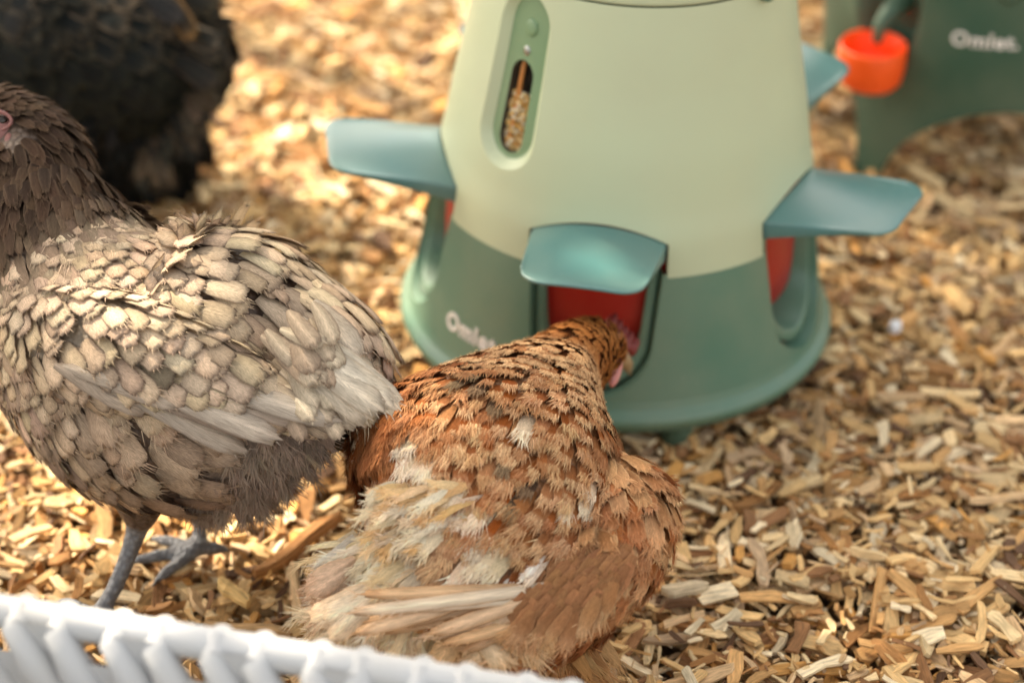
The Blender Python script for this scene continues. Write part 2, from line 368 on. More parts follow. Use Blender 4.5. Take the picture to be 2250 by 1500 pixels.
mesh('hopper_shell', np.vstack(V), F, M_light, feeder, True, nrms=np.vstack(NN))
# recessed window panel
def ringstrip(mb, g0, o0, g1, o1, n=3):
    k = np.linspace(0, 1, n)[:, None, None]; g = g0[None]*(1-k)+g1[None]*k; o = (o0*(1-k)+o1*k)[..., 0]
    A, Z = toaz(g); mb.grid(cyl(A, rsh(Z)+o, Z))
thw = np.linspace(-math.pi, math.pi, 121)
S0, S1, S2 = stadium(thw, SH+.0002, SW+.0002), stadium(thw, SH-.0065, SW-.0062), stadium(thw, .0360, .0122)
S2 = S2+np.array([-.0004, -.0225])
mb = MB(); ringstrip(mb, S0, 0, S0*.985, -.0006, 2); ringstrip(mb, S0*.985, -.0006, S1*1.01, -.0075, 5); mb.build('window_bevel', M_light, feeder)
mb = MB(); ringstrip(mb, S1*1.012, -.0074, S1*.985, -.0080, 2); ringstrip(mb, S1*.985, -.0080, S2, -.0080, 10); wp = mb.build('window_panel', M_panel, feeder)
mb = MB(); ringstrip(mb, S2, -.0080, S2, -.030, 3); ringstrip(mb, S2, -.030, S2*.01+np.array([0, -.0225]), -.030, 3); mb.build('window_recess', M_black, feeder)
mb = MB(); ringstrip(mb, S2*.999, -.0105, S2*.02+np.array([0, -.0225]), -.0105, 4); mb.build('window_glass', M_glass, feeder)
def wpt(s, z, off): return cyl(WA+s/RR/D2R, rsh(z)+off, z)
mb = MB(); mb.tube([wpt(-.0068, SC-.0215+q, -.0155) for q in np.linspace(-.03, .03, 8)], .0022); mb.build('orange_stripe', M_rod, feeder)  # upright orange bar behind the glass, making the stripe in the window
def disc(mb, s, z, r, off0, off1, n=28, dome=0.0):
    a = np.linspace(0, 2*math.pi, n, endpoint=False)
    rows = [(r, off0), (r, off1*.8+off0*.2), (r*.93, off1), (r*.5, off1+dome*.75), (r*.01, off1+dome)]
    mb.grid([[wpt(s+q*math.cos(t), z+q*math.sin(t), o) for t in a] for q, o in rows], closed=True, flip=False)
mb = MB(); disc(mb, .0016, SC+.0392, .0066, -.009, -.0066, dome=.0004); mb.build('button', M_panel, feeder)
mb = MB(); disc(mb, .0004, SC+.0212, .0038, -.009, -.0074, dome=.0005); mb.build('stud', M_steel, feeder)
# feed grain behind the window
gm = MB(); ga = []
ico = [(math.cos(a)*math.cos(b_), math.sin(a)*math.cos(b_), math.sin(b_)) for b_ in (-1.57, -.6, .6, 1.57) for a in np.linspace(0, 2*math.pi, 6, endpoint=False)]
gc = []
for i in range(560):
    s, zz = random.uniform(-.012, .012), random.uniform(-.040, .004)
    c = wpt(s, SC-.0225+zz+.004, random.uniform(-.019, -.0128)); r = random.uniform(.0008, .0019)
    R = Matrix(np.eye(3)) @ Matrix.Rotation(random.random()*6, 3, 'X') @ Matrix.Rotation(random.random()*6, 3, 'Z')
    P = [c+np.array(R @ Vector((q[0]*r*1.5, q[1]*r, q[2]*r*.8))) for q in ico]
    gm.add(P, [[a*6+j, a*6+(j+1) % 6, (a+1)*6+(j+1) % 6, (a+1)*6+j] for a in range(3) for j in range(6)])
    col = random.choice([(.90, .60, .20), (.95, .75, .40), (.80, .44, .12), (.95, .88, .70), (.62, .44, .2)]); gc += [col]*24
ROT = np.array(Matrix.Rotation(1.565*D2R, 3, 'Y')) @ np.eye(3); RX = np.array(Matrix.Rotation(-.658*D2R, 3, 'X'))
from mathutils import Euler
FM = np.array(Euler((-.658*D2R, 1.565*D2R, 0)).to_matrix())
gv = np.vstack(gm.v) @ FM.T
tag(mesh('feed_grain', gv, gm.f, M_chip, None, True, uv=gv[:, :2]*3, cols=np.array(gc)), 'golden seed and grain mix behind the narrow window of the pale green feeder', 'feed grain', kind='stuff')
# lid, handle
mb = MB(); mb.lathe([(.1160, .3665), (.1172, .3675), (.1174, .3700), (.1140, .385), (.106, .400), (.085, .415), (.05, .423), (.0005, .425)], 96); lid = mb.build('lid', M_light, feeder)
mb = MB(); mb.lathe([(.1120, .3630), (.1135, .3645), (.1135, .3672), (.110, .3675)], 96); mb.build('lid_seal', M_deep, feeder)
for hz in (49, 229):
    mb = MB(); rows = []
    for q, o in ((.0100, -.004), (.0100, .007), (.0088, .0090), (.006, .0096), (.0001, .0098)):
        rows.append([cyl(hz+math.cos(t)*q/.117/D2R, .1165+o, .3665+math.sin(t)*q*1.35+.004) for t in np.linspace(0, 2*math.pi, 24, endpoint=False)])
    mb.grid(rows, closed=True); mb.build('hinge', M_dark, feeder)
mb = MB(); mb.tube([cyl(49, .126*math.cos(t), .372+.115*math.sin(t)) for t in np.linspace(0, math.pi, 30)], .006); mb.build('handle', M_dark, feeder)
# sage skirt with five port openings
def hw(z, w0, zb, R):   # half width in metres of the port outline at height z
    z = np.asarray(z, float); k = np.clip((zb+R-z)/R, 0, 1)
    return (w0+.055*np.clip(z-zb-R, 0, 1))*np.sqrt(1-k**2)
PZ, PR = .0600, .046
zr = np.concatenate([PZ+PR*(1-np.cos(np.linspace(0, math.pi/2, 14))), np.linspace(PZ+PR, ZS+.003, 8)[1:]])
mb = MB()
for k in range(5):
    c = AZ0+72*k
    e = np.degrees(hw(zr, .0490, PZ, PR)/rsk(zr))
    j = np.linspace(0, 1, 26)[None]; j = .5-.5*np.cos(j*math.pi)
    A = (c+e)[:, None]*(1-j)+(c+72-e)[:, None]*j
    Z = np.repeat(zr[:, None], 26, 1); mb.grid(cyl(A, rsk(Z), Z))
    # returned edges
    for sgn, col in ((1, 0), (-1, 25)):
        mb.grid(np.stack([cyl(A[:, col], rsk(zr), zr), cyl(A[:, col]+sgn*.0, rsk(zr)-.013, zr)], 1), flip=sgn > 0)
a = np.linspace(0, 360, 181)[:-1]
A, Z = np.meshgrid(a, np.array([.046, .050, .054, PZ])); mb.grid(cyl(A, rsk(Z), Z), closed=True)
mb.build('skirt', M_dark, feeder)
mb = MB(); mb.lathe([(.1735, .0545), (.1775, .0505), (.1810, .0475), (.1822, .0445), (.1820, .0415), (.1800, .0385), (.1785, .0375), (.1785, .0345), (.1765, .0335), (.150, .0335), (.001, .0335)], 160); mb.build('base_rim', M_dark, feeder)
mb = MB()
for k in range(5):
    aa = AZ0+36+72*k-10
    mb = MB(); mb.lathe([(.0125, .034), (.0125, .008), (.011, .003), (.0005, .002)], 20); mb.v[-1] = mb.v[-1]+cyl(aa, .1640, 0.)
    mb.build('foot', M_deep, feeder)
# red inner hopper and trough
mb = MB(); mb.lathe([(.108, .059), (.114, .086), (.1445, .094), (.1445, .12), (.1415, .20)], 96); mb.build('inner_hopper', M_red, feeder)
mb = MB(); mb.lathe([(.168, .0600), (.160, .0585), (.10, .0585)], 96); mb.build('feed_tray', M_red, feeder)
# chutes and hoods
def upath(w0, zb, R, ztop, n=15):
    a = np.linspace(0, math.pi/2, n); zc = zb+R*(1-np.cos(a)); zc = np.concatenate([zc, np.linspace(zb+R, ztop, 7)[1:]])
    w = hw(zc, w0, zb, R); return np.concatenate([np.stack([-w[::-1], zc[::-1]], -1), np.stack([w, zc], -1)[1:]])
for k in range(5):
    c = AZ0+72*k
    O = upath(.0450, PZ+.0040, PR-.0035, .186); I = upath(.0380, PZ+.0140, PR-.0105, .186)
    I = I[np.linspace(0, len(I)-1, len(O)).round().astype(int)] if len(I) != len(O) else I
    dfr = lambda z: rsk(np.minimum(z, ZS))-.0070
    prof = [(O, -.028), (O, -.0012), (O*[.985, 1]+[0, .0004], 0), (I*[1.02, 1]-[0, .0004], 0), (I, -.0012), (I*[.96, 1]+[0, .001], -.026), (I*[.93, 1]+[0, .002], -.046)]
    rows = []
    for g, o in prof:
        d_ = dfr(g[:, 1])+o; ta = g[:, 0]/d_/D2R; kf = max(0, 1+o/.06); rows.append(cyl(c+ta*kf, d_, g[:, 1], g[:, 0]*(1-kf)*.92))
    mb = MB(); mb.grid(rows, flip=True); mb.build('feed_port', M_dark, feeder)
    # rain hood
    ni, nj = 12, 25; wj = np.linspace(-1, 1, nj); wj = np.sin(wj*math.pi/2)*.35+wj*.65
    top = np.zeros((ni, nj, 3)); bot = top.copy(); Rc = .0215
    for i in range(ni):
        s = i/(ni-1)
        for j in range(nj):
            q = wj[j]; t = abs(q)*.0468; rt = .2412-(Rc-math.sqrt(max(Rc*Rc-max(t-(.0468-Rc), 0)**2, 0)))
            root = cyl(c+20.1*q, .1500, .1882+.0144*(1-q*q)); tip = cyl(c, rt, .2022+.0020*(1-q*q), q*.0468)
            sag = 0
            P = root*(1-s)+tip*s+np.array([0, 0, sag]); top[i, j] = P
            thick = .0030+.0125*(1-s)**1.1*(.45+.55*abs(q)**3)
            bot[i, j] = P-np.array([0, 0, thick])
    mb = MB(); nv = ni*nj
    vv = np.vstack([top.reshape(-1, 3), bot.reshape(-1, 3)]); ff = []
    for i in range(ni-1):
        for j in range(nj-1):
            a_ = i*nj+j; ff.append([a_, a_+nj, a_+nj+1, a_+1]); ff.append([nv+a_, nv+a_+1, nv+a_+nj+1, nv+a_+nj])
    bd = [j for j in range(nj)]+[i*nj+nj-1 for i in range(1, ni)]+[(ni-1)*nj+j for j in range(nj-2, -1, -1)]+[i*nj for i in range(ni-2, 0, -1)]
    for x_, y_ in zip(bd, bd[1:]+bd[:1]): ff.append([x_, y_, nv+y_, nv+x_])
    h = mesh('rain_hood', vv, ff, M_teal, feeder, True)
    bv = h.modifiers.new('bevel', 'BEVEL'); bv.width = .0011; bv.segments = 2; bv.limit_method = 'ANGLE'; bv.angle_limit = 50*D2R
    mb = MB(); rows = []
    for r_, zz in ((.158, .181), (.166, .179), (.168, .181), (.166, .186), (.150, .186)):
        rows.append([cyl(c, r_-.012*(t/.03)**2*0-.020*(t/.03)**2*.5, zz, t) for t in np.linspace(-.030, .026, 17)])
    mb.grid(rows); mb.build('port_lip', M_dark, feeder)
# lettering wrapped on the skirt
def lettering(txt, width, mapper, name, parent, mat=M_print, label=None, bold=.03):
    cu = bpy.data.curves.new('lettering', 'FONT'); cu.body = txt; cu.size = 1; cu.offset = bold; cu.extrude = .01; cu.resolution_u = 6; cu.space_character = 1.12
    to = bpy.data.objects.new('lettering', cu); C.objects.link(to)
    bpy.context.view_layer.update()
    me = bpy.data.meshes.new_from_object(to.evaluated_get(bpy.context.evaluated_depsgraph_get()))
    bpy.data.objects.remove(to)
    co = np.array([v.co[:] for v in me.vertices]); x0, x1 = co[:, 0].min(), co[:, 0].max(); k = width/(x1-x0)
    P = np.array([mapper((x-(x0+x1)/2)*k, y*k, z_) for x, y, z_ in co])
    o = mesh(name, P, [list(p_.vertices) for p_ in me.polygons], mat, parent, False)
    bpy.data.meshes.remove(me); return o
TZ = .0765
lettering('Omlet', .056, lambda x, y, z_: cyl(AZ0-36+x/.168/D2R, rsk(TZ+y)+.0006+.0004*np.sign(z_), TZ+y), 'brand_lettering', feeder)

# ------------------------------------------------------------------ drinker
dr = empty('poultry_drinker', (.365, .37, 0)); tag(dr, 'dark green plastic poultry drinker on arched legs with an orange cup, behind the feeder', 'poultry drinker')
LEGS = [-48, -98, 50, 130, -160]
def zb_(a):
    L = sorted([l % 360 for l in LEGS]); a = a % 360
    for i, l in enumerate(L):
        nx = L[(i+1) % len(L)]+(360 if i == len(L)-1 else 0); aa = a if a >= L[0] else a+360
        if l <= aa <= nx:
            t = (aa-l)/(nx-l); w_ = 5/(nx-l)
            if t < w_ or t > 1-w_: return 0.0
            q = (t-w_)/(1-2*w_)*2-1; h = .105 if nx-l > 70 else .12
            return h*math.sqrt(max(1-abs(q)**1.8, 0))
    return 0
rdr = lambda z: np.interp(z, [0, .05, .10, .16, .3, .42], [.152, .148, .146, .150, .152, .150])
AA = np.linspace(0, 360, 241); Zg = np.zeros((30, 241)); 
for j, a_ in enumerate(AA): Zg[:, j] = zb_(a_)+(.40-zb_(a_))*np.linspace(0, 1, 30)
Rg = rdr(Zg)
# tall recess behind the cup
RC = -47
ra = ((AA[None]-RC+180) % 360-180)*D2R*.15; q = (ra/.036)**2+((Zg-.205)/.085)**2
Rg = Rg-.028*np.clip((1-q)*2.2, 0, 1)
mb = MB(); mb.grid(cyl(np.repeat(AA[None], 30, 0), Rg, Zg))
inner = cyl(np.repeat(AA[None], 30, 0), Rg-.006, Zg)[::-1]; mb.grid(inner)
mb.build('drinker_body', M_deep, dr)
mb = MB(); mb.lathe([(.150, .40), (.152, .405), (.13, .43), (.001, .44)], 64); mb.build('lid', M_deep, dr)
mb = MB(); mb.lathe([(.001, .116), (.024, .117), (.0285, .122), (.0305, .135), (.0315, .156), (.0305, .158), (.0290, .156), (.0275, .138), (.024, .130), (.001, .128)], 48)
cc = cyl(RC, .163, 0.); mb.v[0] = mb.v[0]+cc; cup = mb.build('drinking_cup', M_cup, dr)
mb = MB(); mb.tube([cyl(RC, .120, .19), cyl(RC, .140, .185), cyl(RC, .155, .175), cyl(RC, .158, .158)], [.012, .010, .007, .005]); mb.build('nozzle', M_deep, dr)
mb = MB(); rows = []
for q_, o in ((.020, .0), (.020, .002), (.017, .003), (.014, .001)):
    rows.append([cyl(-4+q_*math.cos(t)*.75/.15/D2R, rdr(.24)+o, .25+q_*1.7*math.sin(t)) for t in np.linspace(0, 2*math.pi, 32, endpoint=False)])
mb.grid(rows, closed=True); mb.build('window_frame', M_deep, dr)
mb = MB(); rows = [[cyl(-4+q_*math.cos(t)*.75/.15/D2R, rdr(.24)+.0012, .25+q_*1.7*math.sin(t)) for t in np.linspace(0, 2*math.pi, 32, endpoint=False)] for q_ in (.014, .0002)]
mb.grid(rows, closed=True); mb.build('window_pane', plastic('smoked_window', (.16, .11, .13), rough=.3), dr)
lettering('Omlet.', .060, lambda x, y, z_: cyl(-10+x/.15/D2R, rdr(.17+y)+.0008+.0004*np.sign(z_), .172+y), 'brand_lettering', dr)

# ------------------------------------------------------------------ white slatted basket at the near edge
bk = empty('plastic_basket', (-.2, -.8, 0)); tag(bk, 'white plastic slatted basket at the bottom left, closest to the camera', 'basket')
BO = np.array([-.2, -.8, 0])
A0 = W(0, 1312, 1.186); B0 = W(1400, 1532, 1.125); dv = nrm(B0-A0); Lr = np.linalg.norm(B0-A0)
inn = nrm(np.cross(dv, [0, 0, 1.])); dn = np.array([0, 0, -1.])
zr_ = A0[2]
mb = MB(); s = np.linspace(-.16, Lr+.10, 70)
mb.tube([A0+dv*q+dn*.010 for q in s], .0095, n=16); mb.v[-1] -= BO
side1 = A0+dv*-.16+dn*.009; side2 = A0+dv*(Lr+.10)+dn*.009
mb.tube([side1, side1+inn*.32, ], .010, n=12); mb.v[-1] -= BO
mb.tube([side2, side2+inn*.32], .010, n=12); mb.v[-1] -= BO
mb.tube([side1+inn*.32, side2+inn*.32], .010, n=12); mb.v[-1] -= BO
mb.build('rim', M_white, bk)
def slat(p0, along, inn_, lean, hgt, r=.0085):
    t = np.linspace(0, 1, 14)
    top = [p0-inn_*.004+dn*.03, p0-inn_*.008+dn*.016, p0-inn_*.005+dn*.0098, p0+inn_*.001+dn*.0078, p0+inn_*.009+dn*.0115]
    P = top+[p0+inn_*(.014+.004*q)+dn*(.014+hgt*q)+along*lean*hgt*q for q in t[1:]]
    return P
npair = 11; sp = .0577
for i in range(-3, npair+1):
    for off in (0, .0245):
        p0 = A0+dv*(.012+i*sp+off)
        x_ = .012+i*sp+off
        if x_ > Lr+.09 or x_ < -.15: continue
        m_ = MB(); m_.tube(slat(p0, dv, inn, .62, .215), [.0086]*5+[.0104]*13, n=12); m_.v[0] -= BO; m_.build('slat', M_white, bk)
mb = MB()
for hh in (.105, .222):
    mb.tube([A0+dv*q+dn*hh+inn*.016 for q in (-.16, Lr+.10)], .009, n=12); mb.v[-1] -= BO
mb.build('cross_rail', M_white, bk)
# channel web behind each pair of slats
mb = MB()
for i in range(-3, npair+1):
    p0 = A0+dv*(.012+i*sp)
    if not -.15 < .012+i*sp < Lr+.07: continue
    g = [[p0+dv*e+inn*.012+dn*(.004+.21*q)+dv*.62*.21*q for e in np.linspace(0, .0245, 4)] for q in np.linspace(0, 1, 6)]
    mb.grid(np.array(g)-BO)
    g = [[p0+dv*e+inn*.016+dn*(.024+.19*q)+dv*.62*(.02+.19*q) for e in np.linspace(.0245, .050, 4)] for q in np.linspace(0, 1, 6)]
    mb.grid(np.array(g)-BO)
mb.build('side_web', M_white, bk)
mb = MB()
q4 = [side1, side2, side2+inn*.32, side1+inn*.32]
for a_, b_ in ((q4[1], q4[2]), (q4[2], q4[3]), (q4[3], q4[0])):
    mb.grid(np.array([[a_+(b_-a_)*u_+dn*h_ for u_ in np.linspace(0, 1, 4)] for h_ in (0, .22)])-BO)
mb.grid(np.array([[a_+(b_-a_)*u_+dn*.222 for u_ in np.linspace(0, 1, 4)] for a_, b_ in ((q4[0], q4[1]), (q4[3], q4[2]))])-BO)
mb.build('basket_wall', M_white, bk)
# ------------------------------------------------------------------ hens
SA = np.array([-1, -.82, -.42, 0, .42, .82, 1.0]); NSA = len(SA)
TA = np.array([0, .18, .42, .66, .84, .95, 1.0]); NTA = len(TA)
SHAPES = {'scallop': [.5, .78, .98, 1.0, .94, .76, .46], 'lance': [.55, .85, 1.0, .92, .70, .42, .12],
          'quill': [.28, .62, .9, 1.0, .92, .62, .22], 'primary': [.80, .92, 1.0, .98, .84, .55, .20], 'broad': [.45, .8, 1, 1, .95, .78, .5]}
def feathers(name, P, D, N, L, Wd, cb, ce, parent, shape='scallop', lift=.10, bow=.10, camber=.09, sink=.004,
             lace=1.0, shaft=1.15, ragged=.06, barbs=0, ct=None, sweep=0.0, mat=None, blen=.28, cbase=.75, tc0=.5, proj=True, bfan=.75):
    n = len(P); P, D, N = np.asarray(P, float), nrm(nrm(np.asarray(D, float))+rng.normal(0, .06, (n, 3))), np.asarray(N, float)
    if proj: N = nrm(N); D = nrm(D-(N*D).sum(-1, keepdims=True)*N*.97)
    N = nrm(N-(N*D).sum(-1, keepdims=True)*D); B = np.cross(D, N)
    L = np.broadcast_to(np.asarray(L, float), (n,)); Wd = np.broadcast_to(np.asarray(Wd, float), (n,))
    cb = np.broadcast_to(np.asarray(cb, float), (n, 3)); ce = np.broadcast_to(np.asarray(ce, float), (n, 3))
    ct = cb if ct is None else np.broadcast_to(np.asarray(ct, float), (n, 3))
    lift = np.broadcast_to(np.asarray(lift, float), (n,)); sweep = np.broadcast_to(np.asarray(sweep, float), (n,))
    w = np.array(SHAPES[shape])
    t = np.broadcast_to(TA[None, :, None], (n, NTA, NSA)).copy(); s = np.broadcast_to(SA[None, None], (n, NTA, NSA))
    t[:, -1] -= (.10*SA**2)[None]; t[:, -1:] += rng.normal(0, ragged*.5, (n, 1, NSA)); t[:, -2] += rng.normal(0, ragged*.25, (n, NSA))
    ww = w[None, :, None]*(1+rng.normal(0, .05, (n, NTA, 1)))
    e = lambda a: a[:, None, None]
    along = t*e(L); across = s*ww*e(Wd)*.5+e(sweep*L)*t**2
    h = e(lift*L)*t - e(L)*bow*t**2*1.0 + e(L)*bow*.9*np.sin(np.clip(t, 0, 1)*math.pi)*.6 - (s**2)*e(Wd)*camber*.5 - sink*(1-t)
    V = P[:, None, None]+D[:, None, None]*along[..., None]+B[:, None, None]*across[..., None]+N[:, None, None]*h[..., None]
    F = np.array([[i*NSA+j, (i+1)*NSA+j, (i+1)*NSA+j+1, i*NSA+j+1] for i in range(NTA-1) for j in range(NSA-1)])
    F = (F[None]+np.arange(n)[:, None, None]*NTA*NSA).reshape(-1, 4)
    edge = np.clip(np.maximum(np.interp(np.abs(s), [.42, .82, 1], [0, .30, 1]), np.interp(t, [.66, .84, .95, 1], [0, .12, .75, 1])), 0, 1)*lace
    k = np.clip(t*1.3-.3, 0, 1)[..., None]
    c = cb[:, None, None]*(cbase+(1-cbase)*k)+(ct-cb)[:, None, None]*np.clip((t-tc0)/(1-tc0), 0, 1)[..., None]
    c = c*(1-edge[..., None])+ce[:, None, None]*edge[..., None]
    c = np.where((np.abs(s) < .1)[..., None], c*shaft, c)
    V = V.reshape(-1, 3); c = c.reshape(-1, 3)
    uv = np.stack([s+0*t, t+e(rng.uniform(0, 60, n))], -1).reshape(-1, 2)
    if barbs:
        m_ = n*barbs; sb = rng.uniform(-1, 1, (n, barbs)); tb = rng.uniform(.72, 1.0, (n, barbs))
        wt = np.interp(tb, TA, w)
        base = P[:, None]+D[:, None]*(tb*L[:, None])[..., None]+B[:, None]*(sb*wt*Wd[:, None]*.5+sweep[:, None]*L[:, None]*tb**2)[..., None]
        hb = lift[:, None]*L[:, None]*tb-L[:, None]*bow*tb**2+L[:, None]*bow*.9*np.sin(tb*math.pi)*.6-sb**2*Wd[:, None]*camber*.5
        base = base+N[:, None]*(hb+.0002)[..., None]
        dr_ = nrm(D[:, None]+B[:, None]*(sb*bfan+rng.normal(0, .18, sb.shape))[..., None]+N[:, None]*rng.normal(.02, .13, sb.shape)[..., None])
        ln = (L[:, None]*blen*rng.uniform(.5, 1.3, sb.shape))[..., None]
        wd = .00030; sd = nrm(np.cross(dr_, N[:, None]+0*dr_))*wd
        mid = base+dr_*ln*.55-N[:, None]*ln*.04; tip = base+dr_*ln-N[:, None]*ln*.16
        Vb = np.stack([base-sd, base+sd, mid+sd*.7, mid-sd*.7, tip+sd*.15, tip-sd*.15], 2).reshape(-1, 3)
        Fb = (np.array([[0, 1, 2, 3], [3, 2, 4, 5]])[None]+np.arange(m_)[:, None, None]*6).reshape(-1, 4)+len(V)
        rk = rng.uniform(.25 if tc0 > .5 else 1, 1, (n, barbs, 1)); cbb = ((ct*(1-.35*lace)+ce*.35*lace)[:, None]*rk+cb[:, None]*(1-rk))*rng.uniform(.8, 1.2, (n, barbs, 1))
        V = np.vstack([V, Vb]); F = np.vstack([F, Fb]); c = np.vstack([c, np.repeat(cbb.reshape(-1, 3), 6, 0)])
        uv = np.vstack([uv, np.full((len(Vb), 2), .5)])
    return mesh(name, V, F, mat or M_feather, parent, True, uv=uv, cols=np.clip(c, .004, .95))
def px_of(P):
    d = P-CAM; return 1125+FPX*(d@RT)/(d@FW), 750-FPX*(d@UP)/(d@FW)
class Loft:
    """closed body through stations (px, py, depth, right/back radius px, other radius px, radius towards us in m)"""
    def __init__(s, rows, toward=None):
        R = []
        for px, py, d, ra, rb, rs in rows:
            P = W(px, py, d); k = d/FPX; R.append([*P, ra*k, rb*k, rs])
        s.R = np.array(R); s.tw = nrm(CAM-s.R[len(rows)//2, :3]) if toward is None else toward
        u = np.linspace(0, 1, 200); p = cr(s.R, u)[:, :3]; s.len = np.linalg.norm(np.diff(p, axis=0), axis=1).sum()
    def frame(s, u):
        q = cr(s.R, u); e = .01
        T = nrm(cr(s.R, np.clip(u+e, 0, 1))[..., :3]-cr(s.R, np.clip(u-e, 0, 1))[..., :3])
        B = nrm(s.tw-(T@s.tw)[..., None]*T); A = np.cross(B, T); return q, T, A, B
    def S(s, u, v, off=0.0):
        q, T, A, B = s.frame(u); cv, sv = np.cos(v), np.sin(v)
        ra = np.where(cv > 0, q[..., 3], q[..., 4])+off; rs = q[..., 5]+off
        return q[..., :3]+A*(ra*cv)[..., None]+B*(rs*sv)[..., None]
    def samp(s, u, v):
        e = .004; P = s.S(u, v); Du = s.S(np.clip(u+e, 0, 1), v)-s.S(np.clip(u-e, 0, 1), v); Dv = s.S(u, v+e)-s.S(u, v-e)
        N = nrm(np.cross(Dv, Du)); q = cr(s.R, u)[..., :3]
        N = np.where(((P-q)*N).sum(-1, keepdims=True) < 0, -N, N)
        return P, nrm(Du), N
    def rows(s, u0, u1, step, width, vr=(0, 2*math.pi), stag=.25):
        """shingle rows from u1 back to u0; step, width are functions of u"""
        U, Vv = [], []; u = u1; i = 0
        while u > u0:
            q = cr(s.R, np.array([u]))[0]; ra = (q[3]+q[4])/2; rs = q[5]
            circ = math.pi*(3*(ra+rs)-math.sqrt((3*ra+rs)*(ra+3*rs)))*(vr[1]-vr[0])/(2*math.pi)
            n = max(4, int(circ/width(u))); v = vr[0]+(np.arange(n)+.5*(i % 2))/n*(vr[1]-vr[0])
            U.append(np.full(n, u)+rng.normal(0, stag*step(u)/s.len, n)); Vv.append(v+rng.normal(0, .22*(vr[1]-vr[0])/n, n))
            u -= step(u)/s.len; i += 1
        return np.clip(np.concatenate(U), 0, 1), np.concatenate(Vv)
def body_mesh(name, loft, tubes, mat, parent, skincol, legcol, legpts, voxel=.0032, shrink=-.004):
    """torso, neck, head, thighs, shanks and toes merged into one continuous surface"""
    mb = MB(); u = np.linspace(0, 1, 60); v = np.linspace(0, 2*math.pi, 40, endpoint=False); U, Vv = np.meshgrid(u, v, indexing='ij')
    G_ = loft.S(U, Vv, shrink); n_, m_ = G_.shape[:2]; mb.grid(G_, closed=True)
    mb.add([G_[0].mean(0)], []); c0 = mb.n-1; mb.f += [[c0, (j+1) % m_, j] for j in range(m_)]
    mb.add([G_[-1].mean(0)], []); c1 = mb.n-1; mb.f += [[c1, (n_-1)*m_+j, (n_-1)*m_+(j+1) % m_] for j in range(m_)]
    for pts, rad in tubes:
        pp = cr(np.column_stack([pts, rad]), np.linspace(0, 1, 6*len(pts))); mb.tube(pp[:, :3], np.maximum(pp[:, 3], .0012), n=12)
    o = mesh('tmp', np.vstack(mb.v), mb.f, mat)
    rm = o.modifiers.new('r', 'REMESH'); rm.mode = 'VOXEL'; rm.voxel_size = voxel; rm.use_smooth_shade = True
    sm = o.modifiers.new('s', 'SMOOTH'); sm.factor = .5; sm.iterations = 2
    bpy.context.view_layer.update()
    me = bpy.data.meshes.new_from_object(o.evaluated_get(bpy.context.evaluated_depsgraph_get())); bpy.data.objects.remove(o)
    me.name = name; b_ = bpy.data.objects.new(name, me); C.objects.link(b_); b_.parent = parent
    co = np.empty(len(me.vertices)*3, np.float32); me.vertices.foreach_get('co', co); co = co.reshape(-1, 3)
    dm = np.full(len(co), 1e9)
    for pts in legpts:
        pp = cr(np.asarray(pts), np.linspace(0, 1, 30)); dm = np.minimum(dm, np.linalg.norm(co[:, None]-pp[None], axis=-1).min(1))
    k = (dm < .014)[:, None]; c = np.where(k, np.array(legcol)[None], np.array(skincol)[None]); c4 = np.ones((len(co), 4), np.float32); c4[:, :3] = c
    for a_ in list(me.color_attributes): me.color_attributes.remove(a_)
    a_ = me.color_attributes.new('col', 'FLOAT_COLOR', 'POINT'); a_.data.foreach_set('color', c4.ravel())
    if not me.materials: me.materials.append(mat)
    return b_
def quills(name, lst, parent, shape='quill', **k):
    """long single feathers: (base px,py,depth, tip px,py,depth, width m, colour, edge colour)"""
    P, D, N, L, Wd, cb, ce, sw = [], [], [], [], [], [], [], []
    for r in lst:
        a = W(*r[0:3]); b_ = W(*r[3:6]); d_ = b_-a; P.append(a); D.append(d_); L.append(np.linalg.norm(d_)); Wd.append(r[6]); cb.append(r[7]); ce.append(r[8])
        N.append(nrm(CAM-a)+np.array(r[9] if len(r) > 9 else (0, 0, .3))); sw.append(r[10] if len(r) > 10 else 0)
    return feathers(name, P, D, N, L, Wd, cb, ce, parent, shape=shape, sweep=np.array(sw), **{**dict(proj=False, lift=0.0, bow=.05, camber=.22, sink=0, lace=.55, ragged=.03, shaft=1.35), **k})
def gp(px, py, z=.022):
    r_ = W(px, py, 10.)-CAM; return CAM-r_*(CAM[2]-z)/r_[2]
def foot(ank, yaw, size=.052, spread=.55):
    """three front toes and one back toe rooted at the ankle, as tubes with claws"""
    out = []
    for a_, l_ in ((-spread, .82), (0, 1.0), (spread, .80), (math.pi+.2, .42)):
        d_ = np.array([math.cos(yaw+a_), math.sin(yaw+a_), 0]); L_ = size*l_
        pts = [ank+np.array([0, 0, .012]), ank+d_*L_*.28+np.array([0, 0, .008]), ank+d_*L_*.62+np.array([0, 0, .0065]), ank+d_*L_*.88+np.array([0, 0, .004]), ank+d_*L_*1.08+np.array([0, 0, -.001])]
        out.append((np.array(pts), np.array([.0062, .0050, .0048, .0034, .0012])))
    return out
def mixc(a, b_, k): return np.asarray(a)*(1-k)+np.asarray(b_)*k
def jit(c, s=.14): return c*rng.uniform(1-s, 1+s, (len(c), 1))*rng.uniform(.96, 1.04, (len(c), 3))

